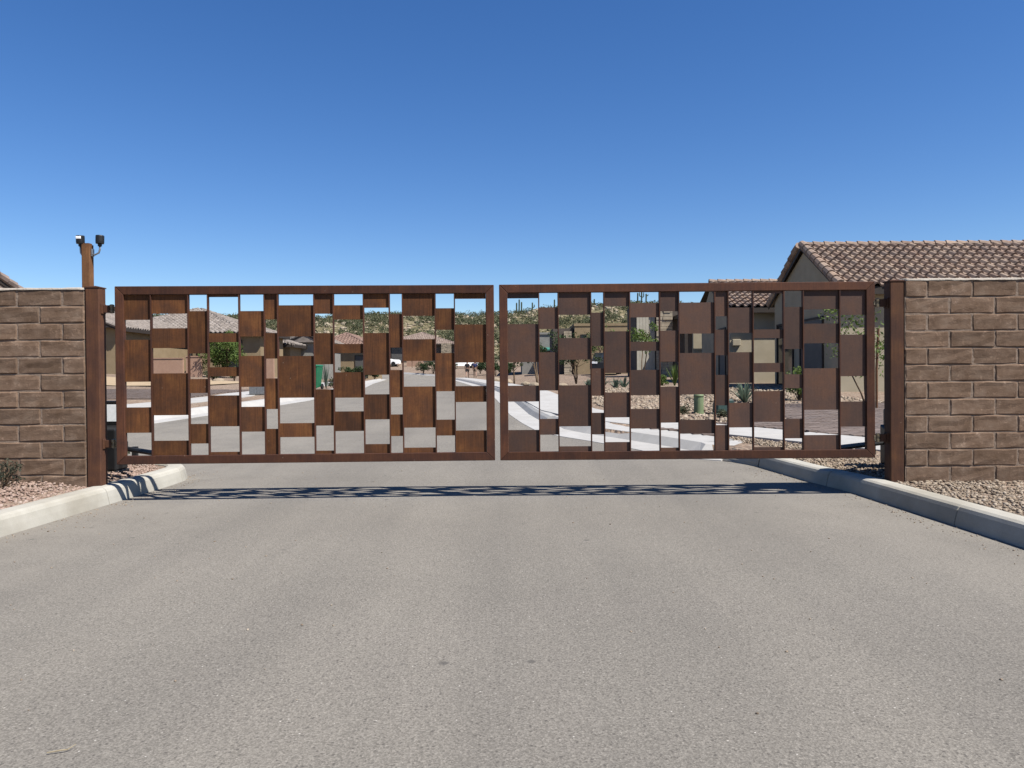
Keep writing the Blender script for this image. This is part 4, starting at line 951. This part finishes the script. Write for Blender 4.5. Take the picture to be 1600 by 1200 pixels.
shrub(-24.5, 47, 1.0, 1.2, 'leaf_g', 'dusty green shrub on the bank behind the left post', 24, 70, .06, 17, zb=1.7)
for i, (x, y) in enumerate([(-13.6, 63.5), (-12.7, 64.6), (-12.1, 68)]):
    shrub(x, y, [.7, .8, .6][i], [1.1, 1.3, .9][i], 'leaf_d', ['dark shrub nearest the grey gabled house, below the red-brown roof', 'tallest dark shrub before the red-brown roofed house', 'smallest dark shrub beside the gutter before the red-brown roofed house'][i], 18, 60, .07, 40+i, group='shrubs below the red-brown roof')
for i, (x, y) in enumerate([(-11.0, 96), (-9.6, 94), (-7.3, 92), (-3.6, 88), (-2.6, 84), (-1.7, 79), (-.4, 72)]):
    shrub(x, y, 1.0, 1.5, 'leaf_d', 'dark roadside shrub near the far curve', 18, 60, .09, 50+i, group='shrubs near the far curve')
tree('young_tree', -14.6, 113, 3.4, .9, 20, 50, .08, 'leaf_d', 'slim tree before the far salmon yard wall', 1, .05, seed=60)
blades('ocotillo', -7.35, 30.5, 16, 1.15, .03, 'agave', 'thin upright stalks of a yucca beside the green bin', 'plant', .45, 61)
shrub(-7.2, 31.2, .35, .45, 'leaf_g', 'small rounded shrub behind the green bin', 14, 50, .04, 62)
shrub(-4.36, 6.6, .17, .24, 'weed', 'scraggly dark weed against the left block wall', 16, 22, .016, 63, zb=left_z(-4.36, 6.6))
shrub(-4.42, 8.55, .14, .26, 'leaf_g', 'small leafy plant beside the left gate opener', 16, 26, .022, 64)
# boulders in the yards
for i, (x, y, s) in enumerate([(1.4, 27.5, .16), (1.9, 29, .2), (.9, 30, .22), (2.2, 24.5, .12), (1.1, 25.4, .13), (4.7, 24.3, .15), (5.0, 22.3, .2), (-8.6, 27, .15), (-9.1, 29.3, .2), (-12, 36, .2), (-14.3, 37.5, .25), (4.6, 19.6, .16), (.6, 33.5, .2), (-.2, 40, .25), (-1.0, 47, .3)]):
    t = bmesh.new(); bmesh.ops.create_icosphere(t, subdivisions=2, radius=s); q = random.Random(i)
    for v in t.verts: v.co *= 1 + .22*mnoise.noise(v.co*(2.2/s*.4) + Vector((i*3, 0, 0))); v.co.z *= .7
    me = bpy.data.meshes.new('boulder'); t.to_mesh(me); t.free(); me.materials.append(M['rock'])
    o = link('boulder', me, None, (x, y, zl(x, y) + s*.2), (0, 0, q.uniform(0, 6)), (1.25, 1, 1)); tag(o, 'rounded tan landscape boulder lying in a gravel yard', 'boulder', 'boulders in the gravel yards')
# dirt bank left
b = MB(); n = 14
for j in range(6):
    for i in range(n):
        X = -22 + 9*i/(n-1); Y = 31 + 9*j/5; b.v.append((X, Y, zl(X, Y) + .04 + .14*math.sin(math.pi*j/5)*math.sin(math.pi*i/(n-1)) + .04*mnoise.noise(Vector((X, Y, 0)))))
for j in range(5):
    for i in range(n-1): a = j*n+i; b.f.append((a, a+1, a+1+n, a+n))
tag(b.build('sandy_bank', M['dirt'], smooth=True, fix=False), kind='structure')

# ------------------------------------------------------------------ utilities and street things
z = zl(3.75, 15.5)
o = empty('utility_pedestal', (3.75, 15.5, z-.02), 0, 'sage green cylindrical utility pedestal with domed top in the gravel', 'pedestal')
MB().lathe([(.105, 0), (.105, .05), (.098, .052), (.096, .36)], n=20).build('body', M['green_ped'], o, smooth=False)
MB().lathe([(.101, .36), (.101, .385), (.095, .405), (.07, .42), (.02, .427)], n=20).build('cap', M['green_ped'], o, smooth=True)
o = empty('utility_box', (4.18, 15.25, zl(4.2, 15.2)-.02), R(8), 'dark green utility box with sloped sides beside the sage pedestal', 'utility box')
MB().hexa([(-.22,-.17,0), (.22,-.17,0), (.22,.17,0), (-.22,.17,0), (-.22,-.17,.06), (.22,-.17,.06), (.22,.17,.06), (-.22,.17,.06)]).build('base', M['green_box'], o, bevel=.01)
MB().hexa([(-.19,-.14,.06), (.19,-.14,.06), (.19,.14,.06), (-.19,.14,.06), (-.16,-.12,.33), (.16,-.12,.33), (.16,.12,.33), (-.16,.12,.33)]).build('cover', M['green_box'], o, bevel=.025)
o = empty('utility_cabinet', (-7.55, 23.0, zl(-7.7, 23)), R(-10), 'low silver metal utility cabinet beside the far-side sidewalk', 'cabinet')
MB().box(-.27, .27, -.15, .15, 0, .03).build('base', M['stucco_grey'], o); MB().box(-.25, .25, -.13, .13, .03, .31).build('cabinet_body', M['steel'], o, bevel=.015)
MB().box(-.23, .0, -.142, -.131, .05, .29).build('cabinet_door', M['steel'], o, bevel=.004); MB().box(.01, .23, -.142, -.131, .05, .29).build('cabinet_door', M['steel'], o, bevel=.004)
o = empty('wheeled_bin', (-7.53, 29.3, zl(-7.53, 29.3)), R(-6), 'tall dark green wheeled bin standing at the kerb', 'bin')
MB().hexa([(-.2,-.26,.04), (.2,-.26,.04), (.2,.24,.1), (-.2,.24,.1), (-.25,-.33,.86), (.25,-.33,.86), (.25,.33,.86), (-.25,.33,.86)]).build('bin_body', M['green_bin'], o, bevel=.02)
MB().hexa([(-.27,-.35,.865), (.27,-.35,.865), (.27,.36,.865), (-.27,.36,.865), (-.24,-.3,.93), (.24,-.3,.93), (.24,.34,.93), (-.24,.34,.93)]).build('lid', M['green_bin'], o, bevel=.015)
for s in (-1, 1): MB().lathe([(.02, -.03), (.1, -.03), (.11, 0), (.1, .03), (.02, .03)], n=14).build('wheel', M['tyre'], o, (s*.24, .24, .11), rot=(0, R(90), 0))
def car(name, X, Y, zb, rz, paint, label, cat='car', suv=True):
    o = empty(name, (X, Y, zb), rz, label, cat); L = 4.7; hw = .92; m = M[paint]
    low = [(-2.35, .35), (-2.32, .75), (-2.2, .95), (-1.1, 1.02), (2.1, 1.02), (2.3, .85), (2.35, .4), (1.95, .28), (-1.9, .28)]
    b = MB(); n = len(low)
    for yy, k in ((-hw, .96), (-hw+.06, 1.0), (hw-.06, 1.0), (hw, .96)):
        for x, z_ in low: b.v.append((x*(.985 if k < 1 else 1), yy, .62 + (z_-.62)*k))
    for j in range(3):
        for i in range(n): b.f.append((j*n+i, j*n+(i+1) % n, (j+1)*n+(i+1) % n, (j+1)*n+i))
    b.f.append(tuple(range(n))); b.f.append(tuple(range(3*n, 4*n))[::-1]); body = b.build('body', m, o, bevel=.03)
    top = 1.72 if suv else 1.46; cab = [(-1.15, 1.0), (-.35, top-.06), (0, top), (1.55, top-.02), (2.12, 1.0)] if suv else [(-1.05, 1.0), (-.2, top-.03), (.2, top), (1.0, top-.04), (1.8, 1.0)]
    b = MB(); k = len(cab)
    for yy, s in ((-1, 0), (1, 0)):
        for x, z_ in cab: b.v.append((x, yy*(hw-.07-(z_-1.0)*.22), z_))
    b.f += [tuple(range(k)), tuple(range(2*k-1, k-1, -1))] + [(i, i+k, i+1+k, i+1) for i in range(k-1)]
    b.build('cabin', m, o, bevel=.03)
    for s in (-1, 1):     # side glass
        w0 = 1.06; w1 = top-.12
        for (xa, xb, xc, xd) in ((-.95, .28, .28, -.38), (.36, 1.3, 1.3, .36)) if not suv else ((-.95, .25, .25, -.3), (.33, 1.2, 1.2, .33), (1.27, 1.95, 1.62, 1.27)):
            q = [(xa, s*(hw-.06-(w0-1)*.22), w0), (xb, s*(hw-.06-(w0-1)*.22), w0), (xc, s*(hw-.06-(w1-1)*.22), w1), (xd, s*(hw-.06-(w1-1)*.22), w1)]
            MB().add(q + [(x, y - s*.03, z_) for x, y, z_ in q], [(0,1,2,3), (7,6,5,4), (0,4,5,1), (1,5,6,2), (2,6,7,3), (3,7,4,0)]).build('side_window', M['glass'], o)
    def slope_glass(nm, p, q, off):
        (x0, z0), (x1, z1) = p, q; a_, c_ = .12, .88; A_ = (x0+(x1-x0)*a_, z0+(z1-z0)*a_); B_ = (x0+(x1-x0)*c_, z0+(z1-z0)*c_); yA = hw-.16-(A_[1]-1)*.22; yB = hw-.16-(B_[1]-1)*.22
        qd = [(A_[0]+off, -yA, A_[1]+.01), (A_[0]+off, yA, A_[1]+.01), (B_[0]+off, yB, B_[1]+.01), (B_[0]+off, -yB, B_[1]+.01)]
        MB().add(qd + [(x-off, y, z_-.02) for x, y, z_ in qd], [(0,1,2,3), (7,6,5,4), (0,4,5,1), (1,5,6,2), (2,6,7,3), (3,7,4,0)]).build(nm, M['glass'], o)
    slope_glass('windscreen', cab[0], cab[1], -.015); slope_glass('rear_window', cab[-1], cab[-2], .015)
    for x in (-1.45, 1.4):
        for s in (-1, 1):
            wl = empty('wheel', (x, s*(hw-.1), .35), 0, parent=o); ro = (R(90), 0, 0)
            MB().lathe([(.2, -.11), (.33, -.11), (.35, -.08), (.35, .08), (.33, .11), (.2, .11)], n=20).build('tyre', M['tyre'], wl, rot=ro)
            MB().lathe([(.05, -.1), (.21, -.1), (.215, .1), (.05, .1)], n=14).build('rim', M['rim'], wl, rot=ro)
    for s in (-1, 1):
        MB().box(-2.36, -2.2, s*.62-.17, s*.62+.17, .68, .82).build('headlight', M['pale'], o, bevel=.02); MB().box(2.24, 2.345, s*.7-.12, s*.7+.12, .75, 1.0).build('tail_light', M['redlamp'], o, bevel=.02)
        MB().box(-.85, -.68, *sorted((s*(hw-.02), s*(hw+.16))), 1.0, 1.12).build('wing_mirror', m, o, bevel=.02)
    return o
car('parked_car', -19.3, 117, zl(-19, 117)+.01, R(180), 'white', 'white SUV parked before the long low house', suv=True)
car('parked_car', -6.9, 106, zl(-6.9, 106)+.01, R(20), 'white', 'white car parked behind the two walkers', suv=False)
car('parked_car', 6.3, 51.5, zl(6.3, 51.5)+.01, R(80), 'black', 'black car parked between the siding wall and tan cubic house', suv=False)

# ------------------------------------------------------------------ two walkers
def skinmesh(name, verts, edges, rad, mat, parent, root=0, sub=1):
    me = bpy.data.meshes.new(name); me.from_pydata(verts, edges, []); me.materials.append(M[mat]); o = link(name, me, parent)
    m = o.modifiers.new('s', 'SKIN'); m.use_smooth_shade = True
    sv = me.skin_vertices[0].data if me.skin_vertices else None
    if sv is None: me.skin_vertices  # created with modifier
    for i, r_ in enumerate(rad): me.skin_vertices[0].data[i].radius = (r_, r_)
    me.skin_vertices[0].data[root].use_root = True
    s = o.modifiers.new('d', 'SUBSURF'); s.levels = sub; s.render_levels = sub; return o
def person(X, Y, zb, rz, shirt, shorts, label, phase):
    o = empty('person', (X, Y, zb), rz, label, 'person', None); v = []; e = []; r_ = []
    def a(p, rad, par=None):
        v.append(p); r_.append(rad)
        if par is not None: e.append((par, len(v)-1))
        return len(v)-1
    pel = a((0,0,.93), .13); wai = a((0,0,1.1), .125, pel); che = a((0,.02,1.32), .15, wai); nek = a((0,.02,1.46), .06, che); hd = a((0,.01,1.56), .085, nek); hd2 = a((0,.0,1.66), .1, hd); a((0,.01,1.74), .07, hd2)
    for s, ph in ((-1, phase), (1, -phase)):
        hp = a((s*.09, 0, .87), .095, pel); kn = a((s*.1, -.14*ph-.02, .5), .062, hp); an_ = a((s*.1, -.3*ph+(.12 if ph < 0 else 0), .09 + (.04 if ph < 0 else 0)), .042, kn); a((s*.1, -.3*ph-.14+(.12 if ph < 0 else 0), .045), .035, an_)
        sh = a((s*.18, .02, 1.38), .062, che); el = a((s*.24, .02+.1*ph, 1.12), .045, sh); wr = a((s*.24, -.06+.16*ph, .9), .03, el); pa = a((s*.235, -.08+.17*ph, .82), .033, wr)
        for k in range(4): a((s*.235, -.11+.17*ph+.022*k, .745-.01*(k in (1, 2))), .0085, pa)
        a((s*.215, -.135+.17*ph, .8), .009, wr)
    body = skinmesh('body', v, e, r_, 'skin', o)
    sv = [(0,0,1.0), (0,0,1.12), (0,.02,1.32), (0,.02,1.42), (-.18,.02,1.38), (-.235,.02+.08*phase,1.18), (.18,.02,1.38), (.235,.02-.08*phase,1.18)]
    skinmesh('shirt', sv, [(0,1), (1,2), (2,3), (2,4), (4,5), (2,6), (6,7)], [.15, .145, .172, .09, .08, .062, .08, .062], shirt, body)
    pv = [(0,0,1.0), (0,0,.92), (-.09,0,.86), (-.1,-.1*phase,.58), (.09,0,.86), (.1,.1*phase,.58)]
    skinmesh('shorts', pv, [(0,1), (1,2), (2,3), (1,4), (4,5)], [.145, .15, .112, .092, .112, .092], shorts, body)
    skinmesh('hair', [(0,.03,1.64), (0,.02,1.72), (0,.02,1.76)], [(0,1), (1,2)], [.1, .105, .07], 'darkcloth', body)
    for s, ph in ((-1, phase), (1, -phase)):
        y0 = -.3*ph+(.12 if ph < 0 else 0); z0 = (.04 if ph < 0 else 0)
        skinmesh('shoe', [(s*.1, y0+.04, .05+z0*.5), (s*.1, y0-.08, .045), (s*.1, y0-.17, .04)], [(0,1), (1,2)], [.05, .048, .04], 'darkcloth', body)
    for s in (-1, 1): MB().lathe([(.004, 0), (.013, .004), (.004, .008)], n=8).build('eye', M['white'], body, (s*.035, -.095, 1.665), rot=(R(90), 0, 0))
    MB().add([(0,-.125,1.62), (-.018,-.09,1.61), (.018,-.09,1.61), (0,-.09,1.67)], [(0,1,2), (0,3,1), (0,2,3), (1,3,2)]).build('nose', M['skin'], body)
    return o
person(-4.6, 79.5, zr(79.5)+.14, R(178), 'darkcloth', 'darkcloth', 'person in dark top and shorts walking away along the sidewalk', 1)
person(-3.85, 80.5, zr(80.5)+.15, R(184), 'navy', 'tancloth', 'person in navy blue top walking beside the one in dark clothes', -1)

# twig and flakes on the road
o = empty('twig', (-1.35, 2.28, .004), R(14), 'thin bent dry twig lying on the near asphalt', 'twig')
MB().tube([(-.036, 0, .003), (0, .002, .005), (.018, .004, .004)], [.0016, .002, .0017], 6).build('stem', M['dry'], o); MB().tube([(.018, .004, .004), (.036, .022, .01)], [.0016, .0008], 6).build('side_stem', M['dry'], o)
